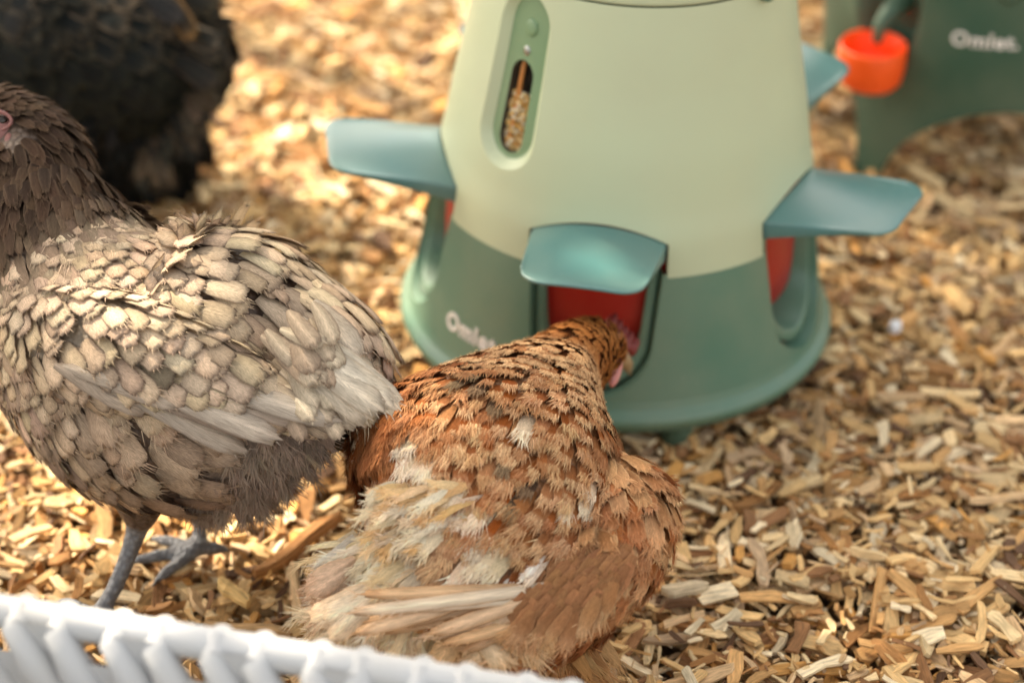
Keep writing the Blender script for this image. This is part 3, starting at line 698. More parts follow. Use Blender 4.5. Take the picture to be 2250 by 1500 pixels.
# ---- grey brown hen on the left
h1 = empty('hen', gp(330, 1280)); O1 = np.array(h1.location)
tag(h1, 'pale greyish brown hen with scalloped feathers standing at the left, facing left', 'hen', 'hens in the run')
def under(o, O): o.location = -O; return o
LA = Loft([(-95, 262, 1.52, 38, 52, .018), (-12, 270, 1.51, 80, 84, .027), (58, 335, 1.50, 118, 122, .036), (74, 430, 1.49, 152, 176, .047),
           (110, 550, 1.475, 188, 215, .062), (225, 685, 1.465, 218, 295, .086), (370, 790, 1.455, 296, 335, .092), (540, 800, 1.445, 286, 288, .088),
           (675, 815, 1.43, 195, 190, .068), (748, 850, 1.405, 110, 90, .046), (790, 872, 1.39, 40, 36, .026)])
anA, anB = gp(222, 1378), gp(438, 1228)
tubes = [(np.array([W(310, 1010, 1.47), W(308, 1110, 1.475), W(300, 1165, 1.487), anA+(W(300, 1165, 1.487)-anA)*.5, anA+np.array([0, 0, .012])]), np.array([.04, .018, .0082, .0062, .0062])),
         (np.array([W(450, 1000, 1.52), W(446, 1090, 1.54), W(440, 1125, 1.548), anB+(W(440, 1125, 1.548)-anB)*.5, anB+np.array([0, 0, .012])]), np.array([.04, .018, .0074, .0056, .0056]))]
legpts = [t[0][2:] for t in tubes]
toes = foot(anA, math.pi-.1)+foot(anB, math.pi+.15, spread=.65)
under(body_mesh('body', LA, tubes+toes, M_skin, h1, (.13, .085, .06), (.21, .215, .23), legpts+[t[0] for t in toes]), O1)
CR, TAN, EDG = np.array([.70, .55, .385]), np.array([.50, .365, .245]), np.array([.085, .056, .042])
def set1(u0, u1, step, width, vr=(0, 2*math.pi)): u, v = LA.rows(u0, u1, step, width, vr); P, D, N = LA.samp(u, v); return u, v, P, D, N
# lower body fluff, rear to front
u, v, P, D, N = set1(.40, .99, lambda u: .0135, lambda u: .0150)
kp = ~((np.cos(v) > .25) & (np.sin(v) > -.15) & (u < .97)); u, v, P, D, N = u[kp], v[kp], P[kp], D[kp], N[kp]
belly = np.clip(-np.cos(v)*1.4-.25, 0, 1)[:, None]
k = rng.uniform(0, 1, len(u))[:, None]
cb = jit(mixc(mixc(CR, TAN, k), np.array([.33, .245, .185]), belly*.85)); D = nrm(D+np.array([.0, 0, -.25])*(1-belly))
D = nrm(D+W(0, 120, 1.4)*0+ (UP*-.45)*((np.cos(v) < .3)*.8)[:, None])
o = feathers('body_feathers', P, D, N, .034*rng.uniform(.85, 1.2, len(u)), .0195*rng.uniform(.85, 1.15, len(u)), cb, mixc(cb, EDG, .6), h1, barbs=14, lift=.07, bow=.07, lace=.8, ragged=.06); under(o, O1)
# shoulder scallops
u, v, P, D, N = set1(.41, .60, lambda u: .0084, lambda u: .0108, vr=(-.6, math.pi+1.2))
cb = jit(mixc(CR, TAN, rng.uniform(0, .75, (len(u), 1)))); N2 = N
D = nrm(D - UP*.55*(v < math.pi)[:, None]*(np.cos(v) < .7)[:, None])
o = feathers('shoulder_feathers', P+N*.0015, D, N, .0225*rng.uniform(.85, 1.15, len(u)), .0142*rng.uniform(.9, 1.15, len(u)), cb, mixc(cb, EDG, .92), h1, barbs=8, lift=np.where((u > .5) & (np.cos(v) > .5), .0, .07), bow=.08, lace=.95, ragged=.05, blen=.16); under(o, O1)
# neck hackle
u, v, P, D, N = set1(.03, .46, lambda u: .0085 if u > .18 else .006, lambda u: .0072 if u > .18 else .0052)
k = np.clip((u-.37)/.09, 0, 1)[:, None]; r_ = rng.uniform(0, 1, (len(u), 1))
kp = (lambda x_, y_: ~((x_ < 30) & (y_ > 240) & (y_ < 318)))(*px_of(P)); u, v, P, D, N, r_, k = [q_[kp] for q_ in (u, v, P, D, N, r_, k)]
cb = jit(mixc(mixc((.040, .024, .017), (.105, .062, .038), r_), mixc(CR, TAN, .6), k**1.5)); ln = np.interp(u, [0, .15, .3, .46], [.010, .020, .034, .030])*rng.uniform(.85, 1.2, len(u))
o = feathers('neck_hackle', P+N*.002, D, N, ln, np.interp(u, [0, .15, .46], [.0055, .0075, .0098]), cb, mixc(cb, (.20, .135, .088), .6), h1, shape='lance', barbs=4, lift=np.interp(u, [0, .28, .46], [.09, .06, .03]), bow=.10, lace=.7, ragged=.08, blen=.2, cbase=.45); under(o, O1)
# folded wing towards us
LW = Loft([(20, 640, 1.412, 30, 50, .005), (120, 700, 1.392, 95, 125, .017), (260, 770, 1.372, 130, 125, .024), (420, 830, 1.362, 120, 80, .022), (560, 880, 1.362, 85, 48, .017), (690, 925, 1.37, 40, 25, .010)])
wing = empty('wing'); wing.parent = h1; wing.location = -O1
mb = MB(); U, Vv = np.meshgrid(np.linspace(0, 1, 40), np.linspace(0, 2*math.pi, 24, endpoint=False), indexing='ij'); mb.grid(LW.S(U, Vv, -.003), closed=True)
bpy.data.objects.remove(wing)
wing = mb.build('wing', M_skin, h1, cols=np.tile([.2, .15, .1], (len(mb.v[0]), 1))); wing.location = -O1
q = []
for i in range(9):
    k = i/8; q.append((230+k*160, 835-k*10, 1.350, 560+k*190, 960-k*34+10*math.sin(i), 1.352-.001*i, .017, tuple(mixc((.40, .31, .24), (.55, .47, .38), random.random())), (.14, .09, .065), (0, 0, .5), -.03))
for i in range(8):
    k = i/7; q.append((120+k*60, 800+k*10, 1.352, 330+k*110, 895-k*8, 1.346-.0006*i, .016, tuple(mixc((.42, .33, .25), (.56, .46, .36), random.random())), (.12, .08, .06), (0, 0, .5), -.04))
quills('wing_quills', q, wing, barbs=6, blen=.05)
u, v = LW.rows(-.03, .86, lambda u: .0088+.004*u, lambda u: .0112, vr=(-.6, math.pi+.6)); P, D, N = LW.samp(u, v)
D = nrm(D-UP*.75*(1-u)[:, None]); cb = jit(mixc(CR*1.03, TAN, rng.uniform(0, .7, (len(u), 1))))
dk = rng.uniform(0, 1, len(u)) < .035; cb[dk] *= .3
feathers('wing_coverts', P+N*.001, D, N, (.0235+.010*u)*rng.uniform(.85, 1.15, len(u)), (.0150+.003*u)*rng.uniform(.9, 1.1, len(u)), cb, mixc(cb, EDG, .9), wing, barbs=8, lift=.07, bow=.08, ragged=.05, blen=.16)
# back cape and saddle, larger feathers toward the tail
u, v, P, D, N = set1(.50, .93, lambda u: .0115, lambda u: .0135, vr=(-.5, 1.5))
cb = jit(mixc(mixc(CR, TAN, rng.uniform(.1, 1, (len(u), 1))), (.60, .53, .43), np.clip((u-.78)/.2, 0, 1)[:, None]*.8))
D = nrm(D-UP*(.6*np.sin(np.clip(v, 0, 1.5)))[:, None])
o = feathers('saddle_feathers', P+N*(.005*np.clip((u-.5)/.2, 0, 1))[:, None], D, N, (.024+.016*np.clip((u-.6)/.3, 0, 1))*rng.uniform(.85, 1.2, len(u)), (.0155+.002*rng.normal(size=len(u))), cb, mixc(cb, EDG, .85), h1, barbs=8, lift=np.interp(u, [.5, .72, .9], [.03, .04, -.06]), bow=.10, ragged=.07, blen=.18); under(o, O1)
tw_ = (.66, .61, .53); td = (.16, .11, .08)
tq = []
for i in range(8):
    k = i/7; tq.append((655-8*i, 720+19*i, 1.352+.001*i, 882-k*135, 893+42*math.sin(k*1.5), 1.334+.0022*i, .0200, tuple(mixc((.70, .64, .53), (.52, .40, .28), k**.7)), tuple(mixc((.34, .27, .20), td, k)), (0, 0, .2), .05-.09*k))
tq += [(600, 790, 1.36, 745, 935, 1.355, .026, (.50, .38, .26), td, (0, 0, .2), -.05),
      (660, 700, 1.356, 806, 845, 1.348, .020, (.60, .54, .44), td, (0, 0, .2), .04), (690, 660, 1.362, 800, 790, 1.358, .019, (.58, .5, .4), td, (0, 0, .3), .08),
      (600, 830, 1.36, 720, 960, 1.36, .026, (.36, .26, .19), td, (0, 0, .2), -.1), (560, 850, 1.365, 690, 965, 1.362, .026, (.40, .30, .22), td, (0, 0, .2), -.12),
      (640, 860, 1.368, 752, 930, 1.365, .022, (.22, .14, .10), td, (0, 0, .2), -.1)]
for i in range(26):
    x, y = random.uniform(560, 740), random.uniform(650, 880); a = random.uniform(.3, 1.2)
    tq.append((x, y, 1.352, x+105*math.cos(a), y+105*math.sin(a), 1.341, random.uniform(.012, .017), tuple(mixc((.62, .52, .38), (.42, .31, .22), random.random())), td, (0, 0, .2), random.uniform(-.15, .15)))
o = quills('tail_feathers', tq, h1, barbs=10, blen=.06, camber=.16, lace=.75, shaft=1.5); under(o, O1)
# downy rear
n = 520; x = rng.uniform(400, 690, n); y = rng.uniform(925, 1075, n)-(x-430)*.12; ok = x+1.15*(y-930) < 700; x, y = x[ok], y[ok]; n = len(x)
P = np.stack([W(a, b_, 1.385+.06*(b_-930)/140+.02*abs(a-560)/140) for a, b_ in zip(x, y)]); D = nrm(RT[None]*rng.uniform(-.1, .5, (n, 1))-UP[None]*rng.uniform(.5, 1.1, (n, 1))); N = np.tile(nrm(-FW+UP*.1), (n, 1))+rng.normal(0, .25, (n, 3))
cb = jit(np.tile([.36, .27, .205], (n, 1)), .2)
o = feathers('rear_down', P, D, N, rng.uniform(.018, .032, n), rng.uniform(.008, .014, n), cb, cb*.85, h1, shape='lance', barbs=16, lift=.1, lace=.4, ragged=.12, blen=.35); under(o, O1)
# face and eye, just inside the left edge of the frame
def ell(mb, c, ax, n=16, m_=24):
    ph = np.linspace(-math.pi/2+.01, math.pi/2-.01, n); t = np.linspace(0, 2*math.pi, m_, endpoint=False)
    mb.grid([[c+ax[0]*math.cos(p_)*math.cos(a)+ax[1]*math.cos(p_)*math.sin(a)+ax[2]*math.sin(p_) for a in t] for p_ in ph], closed=True); return mb
k_ = 1.49/FPX
mb = MB(); ell(mb, W(-8, 288, 1.482), (RT*47*k_+UP*8*k_, UP*54*k_-RT*8*k_, -FW*.0125)); o = mb.build('face', M_face, h1); under(o, O1)
mb = MB(); ell(mb, W(4, 266, 1.4755), (RT*15*k_, UP*14*k_, -FW*.0052)); o = mb.build('eye', M_eye, h1); under(o, O1)
mb = MB(); mb.tube([W(2+23*math.cos(t), 266-20*math.sin(t)+3*math.sin(2*t), 1.4715) for t in np.linspace(0, 2*math.pi, 25)], .0013, n=8, caps=False); o = mb.build('eye_ring', M_face, h1); under(o, O1)
mb = MB(); ell(mb, W(20, 314, 1.4715), (RT*11*k_, UP*22*k_, -FW*.004)); o = mb.build('ear_lobe', M_face, h1); under(o, O1)
mb = MB(); ell(mb, W(-90, 385, 1.49), (RT*22*k_, UP*42*k_, -FW*.004)); o = mb.build('wattle', M_comb, h1); under(o, O1)
mb = MB(); mb.tube([W(-100, 262, 1.515), W(-135, 268, 1.518), W(-160, 285, 1.52)], [.009, .006, .0012], n=12); o = mb.build('beak', M_beak, h1); under(o, O1)
mb = MB()
for i in range(5):
    x = -150+i*22; mb.tube([W(x, 215, 1.51), W(x+2, 180, 1.51), W(x+8, 148+8*abs(i-2), 1.51)], [.006, .0055, .002], n=10)
mb.tube([W(-155, 222, 1.51), W(-100, 205, 1.51), W(-45, 212, 1.51)], [.004, .006, .004], n=10); o = mb.build('comb', M_comb, h1); under(o, O1)

# ---- rusty hen feeding
W0 = W
def W(px, py, d): return W0(px, py, np.asarray(d)[()]+.018*np.clip((1.5-d)/.1, 0, 1))
h2 = empty('hen', gp(1235, 1470)); O2 = np.array(h2.location)
tag(h2, 'rusty orange and cream hen seen from behind with its head inside the feeder port', 'hen', 'hens in the run')
dz = .022
LB = Loft([(1352, 775, 1.575, 22, 22, .012), (1306, 768, 1.555, 60, 64, .026), (1262, 800, 1.53, 78, 92, .036), (1226, 862, 1.485+dz, 84, 140, .046),
           (1190, 948, 1.435+dz, 140, 255, .062), (1145, 1045, 1.395+dz, 270, 352, .085), (1085, 1145, 1.37+dz, 345, 366, .093), (1005, 1240, 1.355+dz, 315, 322, .088),
           (905, 1310, 1.345+dz, 240, 222, .068), (815, 1350, 1.335+dz, 150, 132, .046), (750, 1368, 1.33+dz, 50, 50, .022)])
an1, an2 = gp(1245, 1530), gp(1010, 1500)
tubes = [(np.array([W(1230, 1330, 1.40), W(1262, 1420, 1.405), W(1268, 1475, 1.42), an1+np.array([0, 0, .012])]), np.array([.045, .022, .010, .0075])),
         (np.array([W(1000, 1380, 1.40), W(1000, 1440, 1.42), an2+np.array([0, 0, .03]), an2+np.array([0, 0, .012])]), np.array([.045, .02, .009, .0075]))]
toes = foot(an1, math.pi/2+.1)+foot(an2, math.pi/2)
under(body_mesh('body', LB, tubes+toes, M_skin, h2, (.25, .11, .04), (.55, .38, .18), [t[0][1:] for t in tubes]+[t[0] for t in toes]), O2)
RUST, BUFF, WHT, DRK = np.array([.31, .080, .014]), np.array([.86, .60, .33]), np.array([.88, .76, .60]), np.array([.085, .05, .03])
def set2(u0, u1, step, width, vr=(0, 2*math.pi)): u, v = LB.rows(u0, u1, step, width, vr); P, D, N = LB.samp(u, v); return u, v, P, D, N
u, v, P, D, N = set2(.34, .995, lambda u: .0066, lambda u: .0088)
# plumage zones along the bird: side = +1 right wing, -1 left flank
side = np.cos(v); rear = np.clip((u-.68)/.14, 0, 1); r_ = rng.uniform(0, 1, len(u))
nz = np.sin(u*34+3*np.sin(v*3.1))*np.cos(v*4.2+u*9)+rng.normal(0, .35, len(u))
cb = mixc(RUST[None], BUFF[None], (.25*r_)[:, None]); ct = mixc(BUFF[None], RUST[None], (.75*rng.uniform(0, 1, len(u))**1.5)[:, None])
flank = np.clip((np.abs(side)-.55)/.3, 0, 1)[:, None]; ct = mixc(ct, RUST*1.3, flank*.7)
wht = ((nz > .8) & (u > .52) & (side < .45)); ct[wht] = WHT; cb[wht] = mixc(BUFF, WHT, .4)
drk = ((nz < -1.15) & (u < .62) & (np.abs(side) < .6)); cb[drk] = DRK; ct[drk] = mixc(DRK, BUFF, .35)
ct = mixc(ct, WHT, (rear*np.clip(.35-side*.6, .25, 1))[:, None]*.85); cb = mixc(cb, mixc(BUFF, WHT, .45), (rear*.8)[:, None])
D = nrm(D+rng.normal(0, .14, D.shape)); cb = jit(cb, .18); ct = jit(ct, .14)
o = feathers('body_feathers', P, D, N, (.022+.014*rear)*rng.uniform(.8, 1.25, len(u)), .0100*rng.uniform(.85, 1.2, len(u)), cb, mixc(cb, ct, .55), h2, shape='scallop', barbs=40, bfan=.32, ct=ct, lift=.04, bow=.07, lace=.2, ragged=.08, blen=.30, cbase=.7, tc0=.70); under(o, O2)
u, v, P, D, N = set2(.02, .42, lambda u: .0052 if u < .25 else .0062, lambda u: .0068 if u < .25 else .0078)
r_ = rng.uniform(0, 1, (len(u), 1)); cb = jit(mixc((.36, .11, .025), (.22, .075, .022), r_)); k = np.clip((u-.2)/.15, 0, 1)[:, None]
ct = mixc(mixc((.60, .27, .08), (.42, .15, .035), r_), mixc(BUFF, RUST, .3*r_), k)
o = feathers('neck_hackle', P+N*.0015, D, N, np.interp(u, [0, .12, .25, .42], [.006, .0105, .015, .021])*rng.uniform(.85, 1.2, len(u)), np.interp(u, [0, .12, .42], [.0055, .0082, .0092]), cb, mixc(cb, (.12, .04, .015), .5), h2, ct=ct, shape='scallop', barbs=14, lift=.09, bow=.12, lace=.45, ragged=.09, blen=.18); under(o, O2)
# right wing: smooth brown coverts and long cream primaries sweeping to the lower left
wing2 = None
LV2 = Loft([(1335, 1000, 1.372, 40, 40, .010), (1370, 1090, 1.352, 100, 95, .020), (1365, 1190, 1.340, 105, 120, .025), (1290, 1290, 1.328, 95, 120, .024), (1180, 1375, 1.318, 65, 80, .018), (1060, 1430, 1.312, 30, 35, .010)])
mb = MB(); mb.grid(LV2.S(U, Vv, -.003), closed=True)
wing2 = mb.build('wing', M_skin, h2, cols=np.tile([.4, .2, .08], (len(mb.v[0]), 1))); wing2.location = -O2
q = []
PR_ = (.86, .72, .54)
for i in range(11):
    q.append((1345-11*i, 1324-4*i, 1.311-.0012*i, 1060-30*i, 1466-11*i, 1.280-.0007*i, .0088, tuple(mixc(PR_, (.70, .42, .20), random.random()**2)), (.42, .20, .08), (0, 0, .3), .09-.004*i))
for i in range(8):
    q.append((1270-30*i, 1290+2*i, 1.298-.0012*i, 1010-34*i, 1425-6*i, 1.282-.001*i, .010, tuple(mixc((.82, .60, .40), (.60, .30, .12), random.random())), (.42, .20, .07), (0, 0, .3), .07))
quills('wing_quills', q, wing2, shape='primary', barbs=14, blen=.05, lace=.8, camber=.12)
u, v = LV2.rows(.02, .80, lambda u: .0075, lambda u: .0090, vr=(-.5, math.pi+.5)); P, D, N = LV2.samp(u, v)
cb = jit(mixc(RUST[None]*1.0, BUFF[None], rng.uniform(0, .5, (len(u), 1))), .18)
feathers('wing_coverts', P+N*.001, D+rng.normal(0, .1, D.shape), N, .025*rng.uniform(.85, 1.2, len(u)), .0115*rng.uniform(.9, 1.1, len(u)), cb*.9, mixc(cb, BUFF, .5), wing2, shape='scallop', barbs=26, ct=cb*1.2, lift=.06, bow=.10, lace=.6, ragged=.08, blen=.2)
def patch(name, n, xr, yr, d, ang, L_, W_, cb, ct, parent, O):
    x, y = rng.uniform(*xr, n), rng.uniform(*yr, n); ok = (x-1180)*.75+(y-1250) < 165; x, y = x[ok], y[ok]; n = len(x); o_ = np.argsort(y); x, y = x[o_], y[o_]
    P = np.stack([W(p_, q_, d+.024*(1345-q_)/150-.002*k_/n) for k_, (p_, q_) in enumerate(zip(x, y))]); a = rng.normal(ang, .12, n)
    D = RT[None]*np.cos(a)[:, None]-UP[None]*np.sin(a)[:, None]; N = np.tile(-FW+UP*.1+RT*.1, (n, 1))+rng.normal(0, .08, (n, 3))
    c_ = jit(np.tile(cb, (n, 1)), .2); t_ = jit(mixc(np.array(ct)[None], np.array(cb)[None], rng.uniform(0, .6, (n, 1))))
    o = feathers(name, P, D, N, rng.uniform(*L_, n), rng.uniform(*W_, n), c_, mixc(c_, t_, .5), parent, ct=t_, shape='scallop', barbs=26, lift=.03, bow=.07, lace=.2, blen=.3, tc0=.6, proj=False)
    return o
patch('greater_coverts', 150, (1150, 1395), (1195, 1345), 1.282, 2.15, (.024, .034), (.008, .011), mixc(RUST, BUFF, .25), BUFF, wing2, O2)
q = []
for i in range(12):
    k = random.random(); x, y = 1225-i*7+random.uniform(-12, 12), 1180+i*9; q.append((x, y, 1.312, x-60-i*3+random.uniform(-15, 10), y+85+i*2, 1.290, .0065, tuple(mixc((.85, .78, .70), (.76, .58, .42), k)), (.74, .52, .32), (0, 0, .3), .04))
quills('pale_quills', q, wing2, barbs=8, blen=.06)
# white fluff patches and tail
def tuft(name, n, xr, yr, d, ang, ln, wdt, c1, c2, parent, O, barbs=22, spread=.35, shape='lance', blen=.4):
    x, y = rng.uniform(*xr, n), rng.uniform(*yr, n); a = rng.normal(ang, spread, n)
    P = np.stack([W(p_, q_, dd) for p_, q_, dd in zip(x, y, d(x, y)+rng.uniform(-.004, .004, n))]); D = RT[None]*np.cos(a)[:, None]-UP[None]*np.sin(a)[:, None]-FW[None]*.06
    N = np.tile(-FW+UP*.2, (n, 1))+rng.normal(0, .3, (n, 3)); cb = mixc(np.array(c1)[None], np.array(c2)[None], rng.uniform(0, 1, (n, 1)))
    o = feathers(name, P, D, N, rng.uniform(*ln, n), rng.uniform(*wdt, n), jit(cb), cb*.95, parent, shape=shape, barbs=barbs, lift=.05, lace=.4, ragged=.14, blen=blen, sweep=rng.normal(0, .12, n), proj=False)
    o.location = -O; return o
tuft('rump_fluff', 150, (860, 1080), (1060, 1180), lambda x, y: 1.298+.00004*np.abs(x-1000), 2.6, (.016, .028), (.005, .009), (.90, .80, .62), (.74, .46, .20), h2, O2, spread=.22, blen=.28)
tuft('tail_fluff', 340, (770, 1010), (1170, 1330), lambda x, y: 1.300+.00012*np.abs(x-930)+.00005*(1330-y), 2.25, (.022, .042), (.005, .010), (.92, .84, .68), (.82, .62, .36), h2, O2, spread=.24, blen=.26)
tuft('thigh_feathers', 240, (1190, 1290), (1350, 1480), lambda x, y: 1.368+.0006*np.abs(x-1240), 1.5, (.025, .045), (.007, .012), (.52, .26, .10), (.62, .38, .18), h2, O2, barbs=16, spread=.2)
q = []
for i in range(12):
    k = i/11; q.append((860+k*60, 1270+k*40, 1.305, 680+k*240, 1372+k*70, 1.300, random.uniform(.014, .020), tuple(mixc((.90, .78, .60), (.84, .62, .42), random.random())), (.60, .38, .2), (0, 0, .2), random.uniform(-.08, .08)))
for i in range(5):
    q.append((780-i*5, 1225+i*16, 1.312, 672+i*4, 1290+i*22, 1.310, .013, (.74, .52, .36), (.6, .36, .2), (0, 0, .2), .05))
o = quills('tail_feathers', q, h2, barbs=26, blen=.16); under(o, O2)
q = [(1010+random.uniform(-60, 160), 1330+random.uniform(-40, 60), 1.292, 950+i*26, 1470, 1.285, .016, tuple(mixc((.66, .40, .19), (.76, .58, .38), random.random())), (.6, .34, .14), (0, 0, .2), random.uniform(-.1, .1)) for i in range(10)]
o = quills('rear_coverts', q, h2, barbs=26, blen=.2, shape='broad'); under(o, O2)
# comb, wattle, beak
k_ = 1.56/FPX
mb = MB()
for i in range(5):
    x, y = 1335+i*12, 722+i*12; mb.tube([W(x, y, 1.585), W(x+12, y-20, 1.595), W(x+19, y-32+3*i, 1.60)], [.0055, .0045, .0012], n=10)
mb.tube([W(1325, 722, 1.58), W(1350, 735, 1.582), W(1385, 768, 1.58)], [.004, .0062, .004], n=10); o = mb.build('comb', M_comb, h2); under(o, O2)
mb = MB(); ell(mb, W(1352, 812, 1.548), (RT*15*k_+UP*3*k_, UP*38*k_+RT*6*k_, -FW*.004)); o = mb.build('wattle', M_pink, h2); under(o, O2)
mb = MB(); ell(mb, W(1352, 750, 1.552), (RT*22*k_, UP*24*k_, -FW*.008)); o = mb.build('face', M_face, h2); under(o, O2)
mb = MB(); ell(mb, W(1366, 748, 1.546), (RT*6*k_, UP*7*k_, -FW*.003)); o = mb.build('eye', M_eye, h2); under(o, O2)
mb = MB(); mb.tube([W(1362, 782, 1.575), W(1378, 800, 1.59), W(1384, 822, 1.60)], [.007, .005, .001], n=10); o = mb.build('beak', M_beak, h2); under(o, O2)

W = W0
# ---- black hen behind
h3 = empty('hen', gp(150, 420)); O3 = np.array(h3.location)
tag(h3, 'black hen with gold laced feathers at the top left, behind the others', 'hen', 'hens in the run')
LC = Loft([(-420, -60, 1.90, 45, 50, .03), (-350, -75, 1.90, 75, 80, .04), (-260, 10, 1.91, 130, 130, .06), (-120, 50, 1.92, 190, 190, .10), (30, 70, 1.93, 215, 235, .12), (160, 95, 1.93, 220, 250, .125),
           (290, 115, 1.92, 200, 225, .11), (385, 125, 1.91, 150, 165, .085), (445, 130, 1.90, 70, 80, .04)])
a1, a2 = gp(265, 432), gp(40, 430)
tubes = [(np.array([W(255, 250, 1.93), W(262, 330, 1.96), W(265, 380, 1.985), a1+np.array([0, 0, .012])]), np.array([.06, .036, .014, .0085])),
         (np.array([W(60, 250, 1.95), W(50, 330, 1.97), W(42, 380, 1.99), a2+np.array([0, 0, .012])]), np.array([.06, .036, .014, .0085]))]
toes = foot(a1, math.pi)+foot(a2, math.pi)
under(body_mesh('body', LC, tubes+toes, M_skin, h3, (.012, .012, .012), (.05, .055, .06), [t[0][2:] for t in tubes]+[t[0] for t in toes], voxel=.005), O3)
u, v = LC.rows(.03, .99, lambda u: .0155, lambda u: .0185); P, D, N = LC.samp(u, v)
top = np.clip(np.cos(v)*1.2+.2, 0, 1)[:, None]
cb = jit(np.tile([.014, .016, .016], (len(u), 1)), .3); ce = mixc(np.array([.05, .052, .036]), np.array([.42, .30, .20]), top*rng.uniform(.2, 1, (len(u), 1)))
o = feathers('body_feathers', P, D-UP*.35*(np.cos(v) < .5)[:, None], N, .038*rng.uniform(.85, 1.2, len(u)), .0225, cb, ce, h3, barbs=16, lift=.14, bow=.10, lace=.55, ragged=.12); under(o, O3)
n = 800; x = rng.uniform(60, 425, n); y = rng.uniform(235, 375, n); ok = (x < 470-.55*np.abs(y-215)) & (x > 60+1.1*np.clip(y-250, 0, 200)); x, y = x[ok], y[ok]; n = len(x)
P = np.stack([W(a, b_, 1.84+.07*abs(a-220)/200+.10*(b_-215)/130) for a, b_ in zip(x, y)]); D = -UP[None]+RT[None]*rng.normal(.1, .4, (n, 1)); N = -FW[None]+rng.normal(0, .3, (n, 3))
cb = jit(np.tile([.014, .014, .013], (n, 1)), .4)
o = feathers('belly_fluff', P, D, N, rng.uniform(.025, .045, n), rng.uniform(.01, .018, n), cb, cb*1.6, h3, barbs=12, shape='lance', lift=.1, ragged=.15); under(o, O3)
n = 110; y = rng.uniform(-10, 320, n); x = np.interp(y, [0, 130, 230, 320], [395, 410, 385, 330])+rng.uniform(-30, 15, n); a = rng.normal(.55, .35, n)+np.interp(y, [0, 300], [-.3, .7])
P = np.stack([W(p_, q_, 1.885) for p_, q_ in zip(x, y)]); D = RT[None]*np.cos(a)[:, None]-UP[None]*np.sin(a)[:, None]; N = -FW[None]+rng.normal(0, .3, (n, 3))
cb = jit(mixc(np.array([.02, .022, .02])[None], np.array([.10, .075, .05])[None], rng.uniform(0, 1, (n, 1))**2), .3)
o = feathers('rear_feathers', P, D, N, rng.uniform(.024, .044, n), rng.uniform(.009, .016, n), cb, cb*2.2, h3, barbs=14, shape='lance', lift=.08, ragged=.1, proj=False); under(o, O3)
q = [(350, -30, 1.86, 445, 80, 1.84, .020, (.02, .02, .018), (.45, .24, .08), (0, 0, .2), .05), (320, -60, 1.86, 470, 30, 1.85, .022, (.02, .02, .018), (.10, .08, .05), (0, 0, .2), .05),
     (380, 60, 1.86, 480, 110, 1.85, .022, (.02, .022, .02), (.25, .2, .15), (0, 0, .2), 0), (370, 120, 1.86, 475, 190, 1.86, .022, (.03, .03, .028), (.12, .09, .07), (0, 0, .2), 0),
     (350, 220, 1.88, 420, 340, 1.90, .02, (.10, .07, .055), (.16, .11, .08), (0, 0, .2), 0), (300, -20, 1.84, 400, 40, 1.83, .02, (.03, .03, .03), (.12, .1, .09), (0, 0, .2), 0)]
o = quills('tail_feathers', q, h3, barbs=20, blen=.15); under(o, O3)
mb = MB(); mb.tube([W(-440, -62, 1.90), W(-480, -52, 1.90), W(-500, -38, 1.90)], [.011, .007, .001], n=12); o = mb.build('beak', M_beak, h3); under(o, O3)
mb = MB()
for i in range(5): mb.tube([W(-440+i*24, -100, 1.9), W(-440+i*24, -150, 1.9), W(-434+i*24, -185, 1.9)], [.007, .006, .001], n=8)
o = mb.build('comb', M_comb, h3); under(o, O3)
mb = MB(); ell(mb, W(-420, -75, 1.87), (RT*.005, UP*.005, -FW*.004)); o = mb.build('eye', M_eye, h3); under(o, O3)
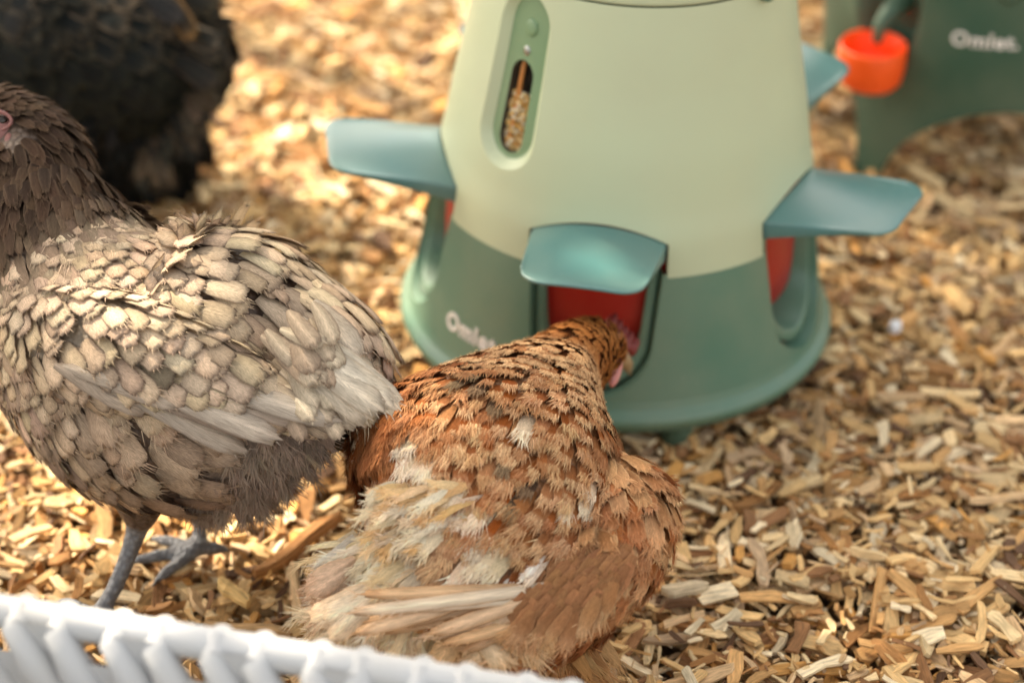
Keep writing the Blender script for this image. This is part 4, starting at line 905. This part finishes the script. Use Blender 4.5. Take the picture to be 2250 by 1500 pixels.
# ------------------------------------------------------------------ unseen tree added behind left of the run, leaves placed to throw the dappled shade
def lit(x, y):  # spots kept nearly free of the added leaves so sun lands there
    a = (x < -.10+.16*(y > .25)) & (y > -.13)
    b = (x < -.20) & (y > -.34)
    c = (np.abs(x+.10) < .075) & (np.abs(y+.80) < .10)
    return a | b | c
def half(x, y): return ((x+.055)**2+(y+.61)**2 < .105**2) & ~lit(x, y)  # spot where the added leaves are thinned to dapple the hens
tree = empty('added_shade_tree', (-3.2, 3.4, 0)); tag(tree, 'unseen leafy tree added to shade the chicken run from behind', 'tree')
TO = np.array([-3.2, 3.4, 0])
n = 22000
tx, ty = rng.uniform(-1.3, 1.7, n), rng.uniform(-1.9, 1.4, n); hz = rng.uniform(2.2, 3.3, n)
keep = np.where(lit(tx, ty), rng.uniform(0, 1, n) < np.where((ty > .34) & (tx > -.40), .11, .015), rng.uniform(0, 1, n) < np.where(half(tx, ty), .30, 1.1))
tx, ty, hz = tx[keep], ty[keep], hz[keep]; n = len(tx)
cen = np.stack([tx, ty, 0*tx], -1)+SUN[None]/SUN[2]*hz[:, None]-TO
d1 = nrm(rng.normal(size=(n, 3))*[1, 1, .5]); nn_ = nrm(np.cross(d1, nrm(rng.normal(size=(n, 3))+SUN*.9))); d2 = nn_
sz = rng.uniform(.045, .085, n)[:, None]
st = [(-.5, 0), (-.2, .26), (.15, .24), (.5, 0), (.15, -.24), (-.2, -.26)]
LV = np.stack([cen+d1*a_*sz+d2*b_*sz for a_, b_ in st], 1).reshape(-1, 3)
LF = (np.array([[0, 1, 4, 5], [1, 2, 3, 4]])[None]+np.arange(n)[:, None, None]*6).reshape(-1, 4)
lc = np.repeat(np.array([[.06, .13, .03]])*rng.uniform(.7, 1.4, (n, 1)), 6, 0)
cr_o = mesh('shade_crown', LV, LF, M_leaf, tree, True, uv=LV[:, :2], cols=lc)
m, nt, p = nodemat('bark'); M_bark = m; p.inputs['Roughness'].default_value = .9
tc = nd(nt, 'ShaderNodeTexCoord'); no = nd(nt, 'ShaderNodeTexNoise', Scale=18.0, Detail=6.0); nt.links.new(tc.outputs['Object'], no.inputs['Vector'])
rp = nd(nt, 'ShaderNodeValToRGB'); rp.color_ramp.elements[0].color = (.05, .035, .025, 1); rp.color_ramp.elements[1].color = (.2, .15, .11, 1)
nt.links.new(no.outputs[0], rp.inputs[0]); nt.links.new(rp.outputs[0], p.inputs['Base Color'])
mb = MB(); mb.tube([(0, 0, -.05), (.02, 0, .6), (.1, -.05, 1.3), (.25, -.15, 2.0), (.5, -.3, 2.6)], [.16, .13, .11, .09, .06], n=20)
for k in range(9):
    e = cen[rng.integers(n)]; s_ = np.array([.15, -.1, 1.5+.1*k]); mb.tube([s_, s_*.6+e*.4+np.array([0, 0, .25]), e], [.05, .03, .008], n=8)
mb.build('trunk', M_bark, tree)
